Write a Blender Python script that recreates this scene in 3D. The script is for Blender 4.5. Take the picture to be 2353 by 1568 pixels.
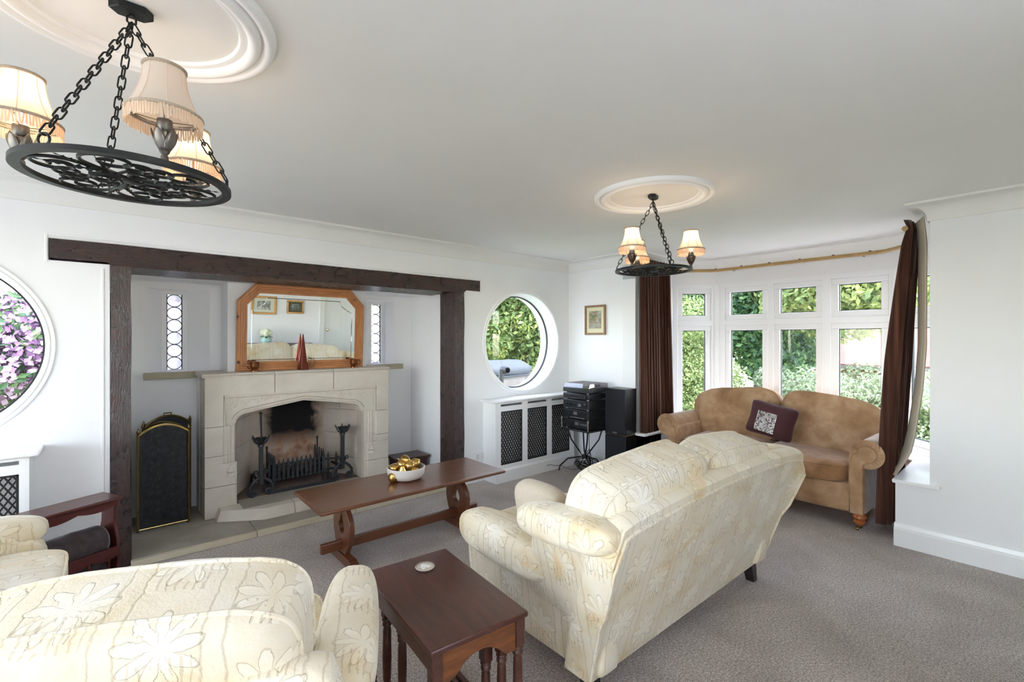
import bpy, bmesh, math, random
import numpy as np
from math import sin, cos, pi, radians, sqrt, atan2
from mathutils import Vector, Matrix
for o in list(bpy.data.objects): bpy.data.objects.remove(o)
SC = bpy.context.scene
COL = SC.collection
# ---------------------------------------------------------------- camera
cam = bpy.data.objects.new('camera', bpy.data.cameras.new('camera')); COL.objects.link(cam)
F_PX, YAW = 1078.7, radians(49.49)
cam.data.sensor_width = 36.0
cam.data.lens = 36.0 * F_PX / 2353.0
cam.data.shift_y = -4.0 / 2353.0
cam.data.clip_start = 0.02
cam.location = (0, 0, 1.5)
cam.rotation_euler = (pi / 2, 0, YAW - pi / 2)
SC.camera = cam
# ---------------------------------------------------------------- world, sun, exposure
SC.view_settings.view_transform = 'Standard'
SC.view_settings.look = 'None'
SC.view_settings.gamma = 1.0
SC.view_settings.use_curve_mapping = False
SC.view_settings.exposure = 1.45
SUN_EL, SUN_AZ = 58.0, -62.0          # elevation; direction the light comes from, degrees from +X
world = bpy.data.worlds.new('world'); SC.world = world; world.use_nodes = True
wn = world.node_tree.nodes; wl = world.node_tree.links
sky = wn.new('ShaderNodeTexSky'); sky.sky_type = 'NISHITA'; sky.sun_disc = False
sky.sun_elevation = radians(SUN_EL); sky.sun_rotation = radians(90 - SUN_AZ)
sky.air_density = 1.0; sky.dust_density = 0.4; sky.ozone_density = 1.0
hs = wn.new('ShaderNodeHueSaturation'); hs.inputs['Saturation'].default_value = 0.55
wl.new(sky.outputs[0], hs.inputs['Color']); wl.new(hs.outputs[0], wn['Background'].inputs[0])
wn['Background'].inputs[1].default_value = 1.0
sun = bpy.data.objects.new('sun', bpy.data.lights.new('sun', 'SUN')); COL.objects.link(sun)
sun.data.energy = 2.0; sun.data.angle = radians(1.5); sun.data.color = (1, .96, .88)
sd = Vector((cos(radians(SUN_EL)) * cos(radians(SUN_AZ)), cos(radians(SUN_EL)) * sin(radians(SUN_AZ)), sin(radians(SUN_EL))))
sun.rotation_euler = sd.to_track_quat('Z', 'Y').to_euler(); sun.location = sd * 20
SC.cycles.max_bounces = 10; SC.cycles.diffuse_bounces = 6; SC.cycles.glossy_bounces = 4
SC.cycles.transparent_max_bounces = 24; SC.cycles.transmission_bounces = 6
SC.cycles.sample_clamp_indirect = 6.0; SC.cycles.caustics_reflective = False; SC.cycles.caustics_refractive = False
SC.cycles.use_denoising = True
# ---------------------------------------------------------------- materials
MATS = {}
class NT:
    def __init__(s, name):
        s.m = bpy.data.materials.new(name); s.m.use_nodes = True
        s.t = s.m.node_tree; s.n = s.t.nodes; s.l = s.t.links
        s.b = s.n['Principled BSDF']; s.out = s.n['Material Output']
    def node(s, typ, **kw):
        n = s.n.new('ShaderNode' + typ)
        for k, v in kw.items():
            if k.startswith('i_'):
                key = k[2:]
                key = int(key) if key.isdigit() else key.replace('_', ' ')
                s.put(n.inputs[key], v)
            else: setattr(n, k, v)
        return n
    def put(s, sock, v):
        if hasattr(v, 'is_output') or isinstance(v, bpy.types.NodeSocket): s.l.new(v, sock)
        else: sock.default_value = v
    def math(s, op, a, b=0.0, c=0.0, clamp=False):
        n = s.n.new('ShaderNodeMath'); n.operation = op; n.use_clamp = clamp
        for i, x in enumerate((a, b, c)): s.put(n.inputs[i], x)
        return n.outputs[0]
    def ramp(s, fac, stops, interp='LINEAR'):
        n = s.n.new('ShaderNodeValToRGB'); s.put(n.inputs[0], fac); n.color_ramp.interpolation = interp
        e = n.color_ramp.elements
        while len(e) < len(stops): e.new(0.5)
        for i, (p, c) in enumerate(stops): e[i].position = p; e[i].color = (*c, 1) if len(c) == 3 else c
        return n.outputs[0]
    def mix(s, fac, a, b, mode='MIX'):
        n = s.n.new('ShaderNodeMix'); n.data_type = 'RGBA'; n.blend_type = mode; n.clamp_factor = True
        s.put(n.inputs[0], fac)
        for sock, v in ((n.inputs[6], a), (n.inputs[7], b)):
            if isinstance(v, (tuple, list)): v = (*v, 1) if len(v) == 3 else v
            s.put(sock, v)
        return n.outputs[2]
    def coord(s, kind='Object', scale=(1, 1, 1), rot=(0, 0, 0)):
        tc = s.n.new('ShaderNodeTexCoord'); mp = s.n.new('ShaderNodeMapping')
        s.l.new(tc.outputs[kind], mp.inputs[0]); mp.inputs['Scale'].default_value = scale; mp.inputs['Rotation'].default_value = rot
        return mp.outputs[0]
    def noise(s, vec, scale, detail=3, rough=.55, dist=0.0):
        n = s.n.new('ShaderNodeTexNoise'); s.l.new(vec, n.inputs['Vector'])
        n.inputs['Scale'].default_value = scale; n.inputs['Detail'].default_value = detail
        n.inputs['Roughness'].default_value = rough; n.inputs['Distortion'].default_value = dist
        return n.outputs[0]
    def bump(s, h, strength=.3, dist=.01):
        n = s.n.new('ShaderNodeBump'); s.put(n.inputs['Height'], h)
        n.inputs['Strength'].default_value = strength; n.inputs['Distance'].default_value = dist
        s.l.new(n.outputs[0], s.b.inputs['Normal'])
    def base(s, c):
        if isinstance(c, (tuple, list)): s.b.inputs['Base Color'].default_value = (*c, 1)
        else: s.l.new(c, s.b.inputs['Base Color'])
    def set(s, **kw):
        for k, v in kw.items(): s.put(s.b.inputs[k.replace('_', ' ')], v)
def lin(r, g=None, b=None):
    if g is None: r, g, b = r
    f = lambda c: ((c / 255 + .055) / 1.055) ** 2.4 if c > 10 else c / 255 / 12.92
    return (f(r), f(g), f(b))
def simple(name, rgb, rough=.5, metal=0.0, var=.08, scale=20, bump=0.0, bdist=.002, spec=None, sheen=0.0, vec_scale=(1, 1, 1), kind='Object'):
    t = NT(name); v = t.coord(kind, vec_scale); n = t.noise(v, scale)
    c = lin(rgb)
    t.base(t.ramp(n, [(.25, tuple(x * (1 - var) for x in c)), (.75, tuple(min(1, x * (1 + var)) for x in c))]))
    t.set(Roughness=rough, Metallic=metal)
    if spec is not None: t.b.inputs['Specular IOR Level'].default_value = spec
    if sheen: t.b.inputs['Sheen Weight'].default_value = sheen; t.b.inputs['Sheen Roughness'].default_value = .35
    if bump: t.bump(n, bump, bdist)
    MATS[name] = t.m
    return t
simple('plaster', (240, 240, 241), .75, var=.012, scale=3, bump=.10, bdist=.004)
simple('ceiling_paint', (236, 235, 231), .8, var=.015, scale=2.2, bump=.10, bdist=.004)
simple('white_gloss', (243, 243, 243), .28, var=.006, scale=4)
simple('upvc', (243, 244, 246), .3, var=.004, scale=4)
simple('gasket', (22, 23, 24), .6)
simple('black_iron', (42, 45, 46), .45, .6, var=.3, scale=60, bump=.25, bdist=.001)
simple('steel_grey', (120, 116, 112), .38, .85, var=.2, scale=40)
simple('bronze_leaf', (84, 68, 58), .45, .7, var=.25, scale=60)
simple('andiron_iron', (58, 61, 64), .5, .5, var=.25, scale=50, bump=.2, bdist=.001)
simple('brass_dark', (122, 104, 62), .3, .9, var=.2, scale=25)
simple('brass_bright', (214, 190, 128), .2, 1.0, var=.1, scale=25)
simple('copper', (120, 62, 52), .26, .95, var=.15, scale=12)
simple('copper_mug', (142, 92, 60), .25, .95, var=.2, scale=30)
simple('gold_foil', (216, 176, 104), .26, .95, var=.16, scale=14, bump=.15, bdist=.004)
simple('bowl_ceramic', (232, 224, 216), .45, var=.01)
simple('black_plastic', (26, 27, 29), .35, var=.1)
simple('black_panel', (34, 36, 39), .3, var=.1)
simple('speaker_cloth', (32, 34, 40), .9, var=.2, scale=300, bump=.3, bdist=.001)
simple('chrome', (210, 212, 214), .15, 1.0, var=.02)
simple('display_grey', (105, 108, 112), .3, var=.1)
simple('smoke_plastic', (96, 90, 92), .15, var=.05)
simple('rubber', (20, 20, 21), .5, var=.1)
simple('socket_white', (236, 236, 234), .35, var=.005)
simple('brown_pile', (70, 60, 62), .95, var=.35, scale=28, bump=.5, bdist=.008, sheen=.6)
simple('cushion_plum', (72, 36, 39), .85, var=.12, scale=120, bump=.2, bdist=.001, sheen=.15)
simple('sequin', (235, 235, 232), .12, 1.0, var=.25, scale=150)
simple('cushion_beige', (205, 192, 172), .9, var=.05, scale=60, bump=.15, bdist=.002, sheen=.3)
simple('shade_trim', (176, 160, 142), .7, var=.25, scale=180, bump=.4, bdist=.001)
simple('lead', (34, 32, 36), .6, .3, var=.1)
simple('pole_bamboo', (172, 140, 88), .4, var=.22, scale=9, vec_scale=(1, 1, 3))
simple('lining', (196, 184, 166), .8, var=.08, scale=6, vec_scale=(6, 6, .3))
simple('roof_tile', (136, 84, 74), .8, var=.18, scale=12)
simple('house_render', (128, 98, 86), .9, var=.08, scale=4)
simple('house_white', (150, 152, 156), .8, var=.03)
simple('grill_cover', (58, 63, 70), .7, var=.12, scale=5, bump=.5, bdist=.03)
simple('grill_body', (96, 92, 88), .7, var=.2, scale=8)
simple('bounce_paving', (176, 172, 172), .9, var=.15, scale=6)
simple('picture_gold', (172, 128, 72), .35, .5, var=.2, scale=20)
simple('door_paint', (226, 228, 224), .4, var=.008)
simple('vase_glass', (172, 208, 200), .12, var=.1, scale=25)
simple('hydrangea', (236, 240, 214), .8, var=.1, scale=60)
simple('dark_leaf', (48, 78, 40), .6, var=.2)
simple('ash', (120, 104, 96), .95, var=.35, scale=30, bump=.6, bdist=.01)
simple('grout', (206, 198, 184), .95, var=.05, scale=30)
simple('ring_plaster', (246, 246, 245), .6, var=.006, scale=5)

def wood(name, dark, light, rough=.35, scale=1.0, grain=(1, 1, 12), bump=.05, coat=0.0, stretch=14, knots=False):
    t = NT(name); v = t.coord('Object', grain)
    n1 = t.noise(v, 5 * scale, 6, .6, .6); n2 = t.noise(v, 38 * scale, 3, .6)
    f = t.math('ADD', t.math('MULTIPLY', n1, .7), t.math('MULTIPLY', n2, .3))
    c = t.ramp(f, [(.3, lin(dark)), (.7, lin(light))])
    if knots:
        v2 = t.coord('Object', (1, 1, 1)); vo = t.node('TexVoronoi', i_Scale=7.0); t.l.new(v2, vo.inputs['Vector'])
        k = t.ramp(vo.outputs['Distance'], [(.06, (1, 1, 1)), (.13, (0, 0, 0))])
        c = t.mix(k, c, lin(70, 34, 18))
    t.base(c); t.set(Roughness=rough); t.bump(f, bump, .003)
    if coat: t.b.inputs['Coat Weight'].default_value = coat; t.b.inputs['Coat Roughness'].default_value = .12
    MATS[name] = t.m
wood('table_wood', (84, 46, 28), (124, 74, 46), .3, .8, (.7, 9, 9), coat=.35)
wood('nest_wood', (58, 28, 24), (100, 56, 42), .28, .7, (9, 1.0, 9), coat=.35)
wood('nest_oak', (74, 38, 20), (150, 90, 48), .35, .9, (.8, 6, 8), coat=.2)
wood('mahogany', (56, 18, 18), (100, 40, 36), .3, .8, (.8, 9, 9), coat=.25)
wood('dark_box', (46, 26, 24), (76, 46, 42), .35, .8, (.8, 8, 8))
wood('pine', (162, 104, 62), (204, 142, 92), .4, .8, (1.5, 9, 9), knots=True)
wood('pine_v', (162, 104, 62), (204, 142, 92), .4, .8, (9, 9, 1.5), knots=True)
wood('leg_wood', (150, 78, 34), (196, 112, 58), .3, .8, (5, 5, 1.2), coat=.3)
wood('frame_wood', (120, 90, 62), (160, 124, 88), .5, .8, (8, 8, 1.2))
wood('dark_leg', (30, 24, 24), (48, 38, 36), .4, .8, (6, 6, 1))

def timber():
    for nm, sc3 in (('timber_h', (1.4, 5, 9)), ('timber_v', (9, 6, 1.4))):
        t = NT(nm); v = t.coord('Object', sc3); v1 = t.coord('Object', (1, 1, 1))
        n1 = t.noise(v, 4, 8, .65, 1.2); n2 = t.noise(v1, 14, 5, .6, .5); n3 = t.noise(v, 22, 4, .6)
        f = t.math('ADD', t.math('MULTIPLY', n1, .6), t.math('MULTIPLY', n2, .4))
        t.base(t.ramp(f, [(.32, lin(26, 18, 16)), (.52, lin(56, 36, 31)), (.72, lin(84, 52, 44))]))
        h = t.math('ADD', f, t.math('MULTIPLY', n3, .5))
        t.set(Roughness=t.ramp(n2, [(.35, (.22,) * 3), (.7, (.48,) * 3)])); t.bump(h, .75, .02)
        t.b.inputs['Specular IOR Level'].default_value = .6
        MATS[nm] = t.m
timber()
def stone():
    for nm, a, b in (('stone', (196, 186, 172), (222, 213, 200)), ('slab', (150, 142, 130), (180, 172, 160)), ('slab_edge', (196, 186, 160), (216, 206, 184)), ('ledge_stone', (168, 158, 134), (192, 182, 158))):
        t = NT(nm); v = t.coord('Object'); n1 = t.noise(v, 3.2, 5, .6, .4); n2 = t.noise(v, 160, 2)
        f = t.math('ADD', t.math('MULTIPLY', n1, .75), t.math('MULTIPLY', n2, .25))
        t.base(t.ramp(f, [(.3, lin(a)), (.7, lin(b))])); t.set(Roughness=.85)
        t.bump(n2, .12, .002); MATS[nm] = t.m
stone()
def soot():   # firebox masonry with a soot stain of its own shape on the back panel
    t = NT('firebox'); v = t.coord('Object'); n1 = t.noise(v, 3, 5, .6, .4)
    t.base(t.ramp(n1, [(.3, lin(178, 165, 150)), (.7, lin(205, 193, 178))])); t.set(Roughness=.9)
    MATS['firebox'] = t.m
    t = NT('firebox_soot'); v = t.coord('Object'); n1 = t.noise(v, 4, 6, .65, .8); n2 = t.noise(v, 11, 4)
    sx = t.node('SeparateXYZ'); t.l.new(v, sx.inputs[0])
    ax = t.math('ABSOLUTE', t.math('SUBTRACT', sx.outputs[0], 0.02))
    e = t.math('SUBTRACT', .30, ax)                       # width of the stain
    e = t.math('ADD', t.math('MULTIPLY', e, 9.0), t.math('MULTIPLY', t.math('SUBTRACT', n1, .5), 2.6))
    up = t.math('MULTIPLY', t.math('SUBTRACT', sx.outputs[2], .50), 7.0)
    m = t.math('MULTIPLY', t.math('ADD', e, 0, 0, True), t.math('ADD', up, t.math('MULTIPLY', n2, 1.2), 0, True), 0, True)
    brick = t.ramp(n2, [(.3, lin(120, 88, 70)), (.5, lin(190, 150, 124)), (.7, lin(206, 190, 174))])
    low = t.math('MULTIPLY', t.math('SUBTRACT', .34, ax), 5.0, 0, True)
    c = t.mix(low, t.ramp(n1, [(.3, lin(178, 165, 150)), (.7, lin(205, 193, 178))]), brick)
    c = t.mix(m, c, lin(22, 21, 24)); t.base(c); t.set(Roughness=.95); MATS['firebox_soot'] = t.m
soot()
def carpet():
    t = NT('carpet'); v = t.coord('Object'); n1 = t.noise(v, 240, 2, .7); n2 = t.noise(v, 2.0, 4, .6, .5); n3 = t.noise(v, 90, 2, .6)
    c = t.ramp(t.math('ADD', t.math('MULTIPLY', n1, .65), t.math('MULTIPLY', n3, .35)), [(.38, lin(128, 113, 105)), (.5, lin(192, 178, 169)), (.62, lin(250, 244, 238))])
    c = t.mix(t.ramp(n2, [(.38, (0, 0, 0)), (.66, (1, 1, 1))]), c, t.mix(.34, c, lin(104, 90, 82))); t.base(c)
    t.set(Roughness=1.0); t.b.inputs['Specular IOR Level'].default_value = .1
    t.b.inputs['Sheen Weight'].default_value = .3; t.b.inputs['Sheen Roughness'].default_value = .5
    t.bump(n1, .7, .006); MATS['carpet'] = t.m
carpet()
def brocade():
    t = NT('brocade'); tc = t.node('TexCoord'); sep = t.node('SeparateXYZ'); t.l.new(tc.outputs['UV'], sep.inputs[0])
    vo = t.coord('Object'); big = t.noise(vo, 4.5, 4, .6, .3); fine = t.noise(vo, 140, 2); wr = t.noise(vo, 16, 4, .6, .6)
    wob = t.math('MULTIPLY', t.math('SUBTRACT', wr, .5), .03)
    u = t.math('ADD', sep.outputs[0], wob); v = t.math('ADD', sep.outputs[1], wob)
    TU, TV = .20, .25
    iu = t.math('FLOOR', t.math('DIVIDE', u, TU))
    vs = t.math('ADD', v, t.math('MULTIPLY', t.math('MODULO', iu, 2.0), TV / 2))
    pu = t.math('SUBTRACT', t.math('MULTIPLY', t.math('FRACT', t.math('DIVIDE', u, TU)), TU), TU / 2)
    pv = t.math('SUBTRACT', t.math('MULTIPLY', t.math('FRACT', t.math('DIVIDE', vs, TV)), TV), TV * .42)
    r = t.math('SQRT', t.math('ADD', t.math('MULTIPLY', pu, pu), t.math('MULTIPLY', pv, pv)))
    th = t.math('ARCTAN2', pu, pv)
    pet = t.math('ABSOLUTE', t.math('COSINE', t.math('MULTIPLY', th, 4.5)))
    rad = t.math('ADD', .030, t.math('MULTIPLY', pet, .056))
    ed = t.math('SUBTRACT', rad, r)
    leaf = t.math('MULTIPLY', ed, 160.0, 0, True)
    outl = t.math('SUBTRACT', 1.0, t.math('MULTIPLY', t.math('ABSOLUTE', ed), 260.0), 0, True)
    vein = t.math('SUBTRACT', 1.0, t.math('MULTIPLY', pet, 7.0), 0, True)
    vein = t.math('MULTIPLY', vein, leaf)
    # fan of upright reeds under each flower
    reedz = t.math('MULTIPLY', t.math('LESS_THAN', pv, -.015), t.math('LESS_THAN', t.math('ABSOLUTE', pu), .062))
    reed = t.math('MULTIPLY', t.math('GREATER_THAN', t.math('SINE', t.math('MULTIPLY', pu, 330.0)), .62), reedz)
    reed = t.math('MULTIPLY', reed, t.math('GREATER_THAN', wr, .47))
    # narrow stripes at the tile borders
    au = t.math('SUBTRACT', TU / 2, t.math('ABSOLUTE', pu))
    st = t.math('SUBTRACT', 1.0, t.math('MULTIPLY', t.math('ABSOLUTE', t.math('SUBTRACT', au, .022)), 220.0), 0, True)
    ground = t.math('SUBTRACT', 1.0, leaf)
    cream = t.ramp(big, [(.34, lin(248, 241, 226)), (.56, lin(243, 231, 204)), (.74, lin(228, 192, 130))])
    flat = t.ramp(big, [(.3, lin(234, 224, 202)), (.7, lin(220, 202, 166))])
    c = t.mix(t.math('MULTIPLY', ground, .55), cream, flat)
    dark = t.math('ADD', t.math('MULTIPLY', outl, .55), t.math('ADD', t.math('MULTIPLY', reed, .55), t.math('ADD', t.math('MULTIPLY', st, .5), t.math('MULTIPLY', vein, .5))), 0, True)
    c = t.mix(t.math('MULTIPLY', dark, .62), c, lin(160, 138, 102)); t.base(c)
    h = t.math('ADD', t.math('MULTIPLY', leaf, .5), t.math('MULTIPLY', fine, .25))
    h = t.math('ADD', t.math('SUBTRACT', h, t.math('MULTIPLY', dark, .55)), t.math('MULTIPLY', wr, .8))
    t.bump(h, .55, .007); t.set(Roughness=.85); t.b.inputs['Specular IOR Level'].default_value = .2
    t.b.inputs['Sheen Weight'].default_value = .35; t.b.inputs['Sheen Roughness'].default_value = .4
    MATS['brocade'] = t.m
brocade()
def velvet(name, stops, crush=.6, sheen=.5, scale=(1, 1, 1), ns=5, bdist=.012):
    t = NT(name); v = t.coord('Object', scale); n1 = t.noise(v, ns, 5, .6, .35); n2 = t.noise(v, 150, 2)
    t.base(t.ramp(n1, stops)); t.set(Roughness=.8); t.b.inputs['Specular IOR Level'].default_value = .25
    t.b.inputs['Sheen Weight'].default_value = sheen; t.b.inputs['Sheen Roughness'].default_value = .35
    t.bump(t.math('ADD', n1, t.math('MULTIPLY', n2, .1)), crush, bdist); MATS[name] = t.m
velvet('brown_velvet', [(.28, lin(150, 114, 82)), (.5, lin(180, 144, 109)), (.74, lin(210, 178, 146))])
velvet('brown_seat', [(.28, lin(138, 98, 62)), (.5, lin(164, 122, 84)), (.74, lin(192, 152, 116))])
velvet('curtain_velvet', [(.3, lin(48, 26, 20)), (.5, lin(72, 42, 32)), (.72, lin(106, 70, 52))], .3, .5, (14, 14, .35), 2.2, .006)
def glassm(name, gl=.05, tint=(1, 1, 1), rough=0.0):
    t = NT(name); t.n.remove(t.b)
    tr = t.node('BsdfTransparent'); tr.inputs[0].default_value = (*tint, 1)
    g = t.node('BsdfGlossy'); g.inputs['Roughness'].default_value = rough
    mx = t.node('MixShader'); mx.inputs[0].default_value = gl
    t.l.new(tr.outputs[0], mx.inputs[1]); t.l.new(g.outputs[0], mx.inputs[2]); t.l.new(mx.outputs[0], t.out.inputs[0])
    MATS[name] = t.m
glassm('pane', .018)
glassm('lid_plastic', .14, (.55, .52, .53))
def crown_glass():
    t = NT('crown_glass'); t.n.remove(t.b); v = t.coord('Object'); n = t.noise(v, 22, 3, .6, 1.0)
    tr = t.node('BsdfTransparent'); t.l.new(t.ramp(n, [(.3, (.72, .70, .75)), (.6, (1, .98, 1))]), tr.inputs[0])
    tl = t.node('BsdfTranslucent'); tl.inputs[0].default_value = (.95, .93, .97, 1)
    mx = t.node('MixShader'); mx.inputs[0].default_value = .4
    t.l.new(tr.outputs[0], mx.inputs[1]); t.l.new(tl.outputs[0], mx.inputs[2]); t.l.new(mx.outputs[0], t.out.inputs[0]); MATS['crown_glass'] = t.m
crown_glass()
def mirrorm():
    t = NT('mirror'); t.base((.93, .95, .94)); t.set(Metallic=1.0, Roughness=.0); MATS['mirror'] = t.m
mirrorm()
def meshm():   # woven wire cloth of the fire screen
    t = NT('wire_cloth'); v = t.coord('Object', (1, 1, 1)); w = t.noise(v, 26, 2)
    tr = t.node('BsdfTransparent'); mx = t.node('MixShader'); t.base(t.ramp(w, [(.3, lin(26, 27, 30)), (.7, lin(52, 54, 58))])); t.set(Roughness=.55, Metallic=.4)
    sep = t.node('SeparateXYZ'); t.l.new(v, sep.inputs[0])
    a = t.math('GREATER_THAN', t.math('SINE', t.math('MULTIPLY', sep.outputs[0], 1700)), .55)
    b = t.math('GREATER_THAN', t.math('SINE', t.math('MULTIPLY', sep.outputs[2], 1700)), .55)
    t.l.new(t.math('MULTIPLY', t.math('MULTIPLY', a, b), 1.0), mx.inputs[0]); mx.inputs[0].default_value = 0
    t.l.new(t.b.outputs[0], mx.inputs[1]); t.l.new(tr.outputs[0], mx.inputs[2]); t.l.new(mx.outputs[0], t.out.inputs[0]); MATS['wire_cloth'] = t.m
meshm()
def shadem(name, c, tw):
    t = NT(name); d = t.node('BsdfDiffuse'); d.inputs[0].default_value = (*lin(c), 1)
    tl = t.node('BsdfTranslucent'); tl.inputs[0].default_value = (*lin(tw), 1); t.n.remove(t.b)
    mx = t.node('MixShader'); mx.inputs[0].default_value = .5
    t.l.new(d.outputs[0], mx.inputs[1]); t.l.new(tl.outputs[0], mx.inputs[2]); t.l.new(mx.outputs[0], t.out.inputs[0]); MATS[name] = t.m
shadem('shade_silk', (250, 247, 240), (250, 222, 196)); shadem('fringe_silk', (248, 240, 224), (250, 218, 186))
def emis(name, c, s):
    t = NT(name); t.base(c); t.b.inputs['Emission Color'].default_value = (*c, 1); t.b.inputs['Emission Strength'].default_value = s; MATS[name] = t.m
emis('bulb_lit', (1, .78, .5), 2)
simple('bulb_off', (240, 238, 232), .3)
def leafm(name, stops, tl=.35, ns=1.7):
    t = NT(name); v = t.coord('Object'); n1 = t.noise(v, ns, 3, .6); n2 = t.noise(v, 9, 2)
    g = t.node('NewGeometry'); rnd = g.outputs['Random Per Island']
    f = t.math('ADD', t.math('MULTIPLY', n1, .45), t.math('ADD', t.math('MULTIPLY', n2, .25), t.math('MULTIPLY', rnd, .3)))
    c = t.ramp(f, stops); t.base(c); t.set(Roughness=.55)
    tr = t.node('BsdfTranslucent'); t.l.new(c, tr.inputs[0]); mx = t.node('MixShader'); mx.inputs[0].default_value = tl
    t.l.new(t.b.outputs[0], mx.inputs[1]); t.l.new(tr.outputs[0], mx.inputs[2]); t.l.new(mx.outputs[0], t.out.inputs[0]); MATS[name] = t.m
leafm('leaf_yew', [(.25, lin(50, 74, 44)), (.5, lin(104, 124, 66)), (.75, lin(190, 192, 112))])
leafm('leaf_dark', [(.25, lin(36, 62, 44)), (.5, lin(72, 108, 70)), (.75, lin(150, 176, 104))])
leafm('leaf_light', [(.25, lin(70, 92, 52)), (.5, lin(122, 140, 82)), (.75, lin(182, 188, 122))])
leafm('leaf_pale', [(.25, lin(84, 102, 76)), (.5, lin(142, 156, 120)), (.75, lin(204, 208, 176))])
leafm('petal', [(.25, lin(164, 112, 164)), (.5, lin(206, 164, 206)), (.75, lin(240, 214, 238))])
leafm('petal_pink', [(.25, lin(120, 78, 70)), (.75, lin(184, 136, 128))])
leafm('leaf_acacia', [(.25, lin(74, 98, 58)), (.5, lin(132, 148, 88)), (.75, lin(200, 200, 126))])
simple('bark', (96, 82, 72), .9, var=.3, scale=14, bump=.6, bdist=.02)
leafm('lawn_blades', [(.25, lin(110, 140, 60)), (.75, lin(190, 200, 110))], 0.1, 4)
simple('lawn', (124, 136, 84), .95, var=.25, scale=5)
simple('garden_brick', (150, 108, 92), .9, var=.2, scale=9)
def pictm(name, stops, ns, seed):
    t = NT(name); v = t.coord('Object'); mp = t.node('Mapping'); t.l.new(v, mp.inputs[0]); mp.inputs['Location'].default_value = (seed, seed * 2, 0)
    n = t.noise(mp.outputs[0], ns, 5, .6, .8); t.base(t.ramp(n, stops)); t.set(Roughness=.6); MATS[name] = t.m
pictm('art_landscape', [(.3, lin(78, 92, 62)), (.42, lin(122, 128, 88)), (.52, lin(176, 148, 132)), (.62, lin(150, 166, 150)), (.72, lin(206, 208, 206))], 16, 3.1)
pictm('art_engraving', [(.35, lin(80, 84, 84)), (.5, lin(150, 154, 150)), (.62, lin(208, 212, 202))], 22, 7.7)
pictm('art_sketch', [(.35, lin(52, 54, 52)), (.55, lin(120, 124, 118)), (.7, lin(190, 194, 186))], 30, 1.3)
simple('mount_cream', (222, 216, 182), .8, var=.02)
simple('mount_pale', (214, 216, 200), .8, var=.02)
simple('mount_olive', (92, 92, 76), .8, var=.03)
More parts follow.
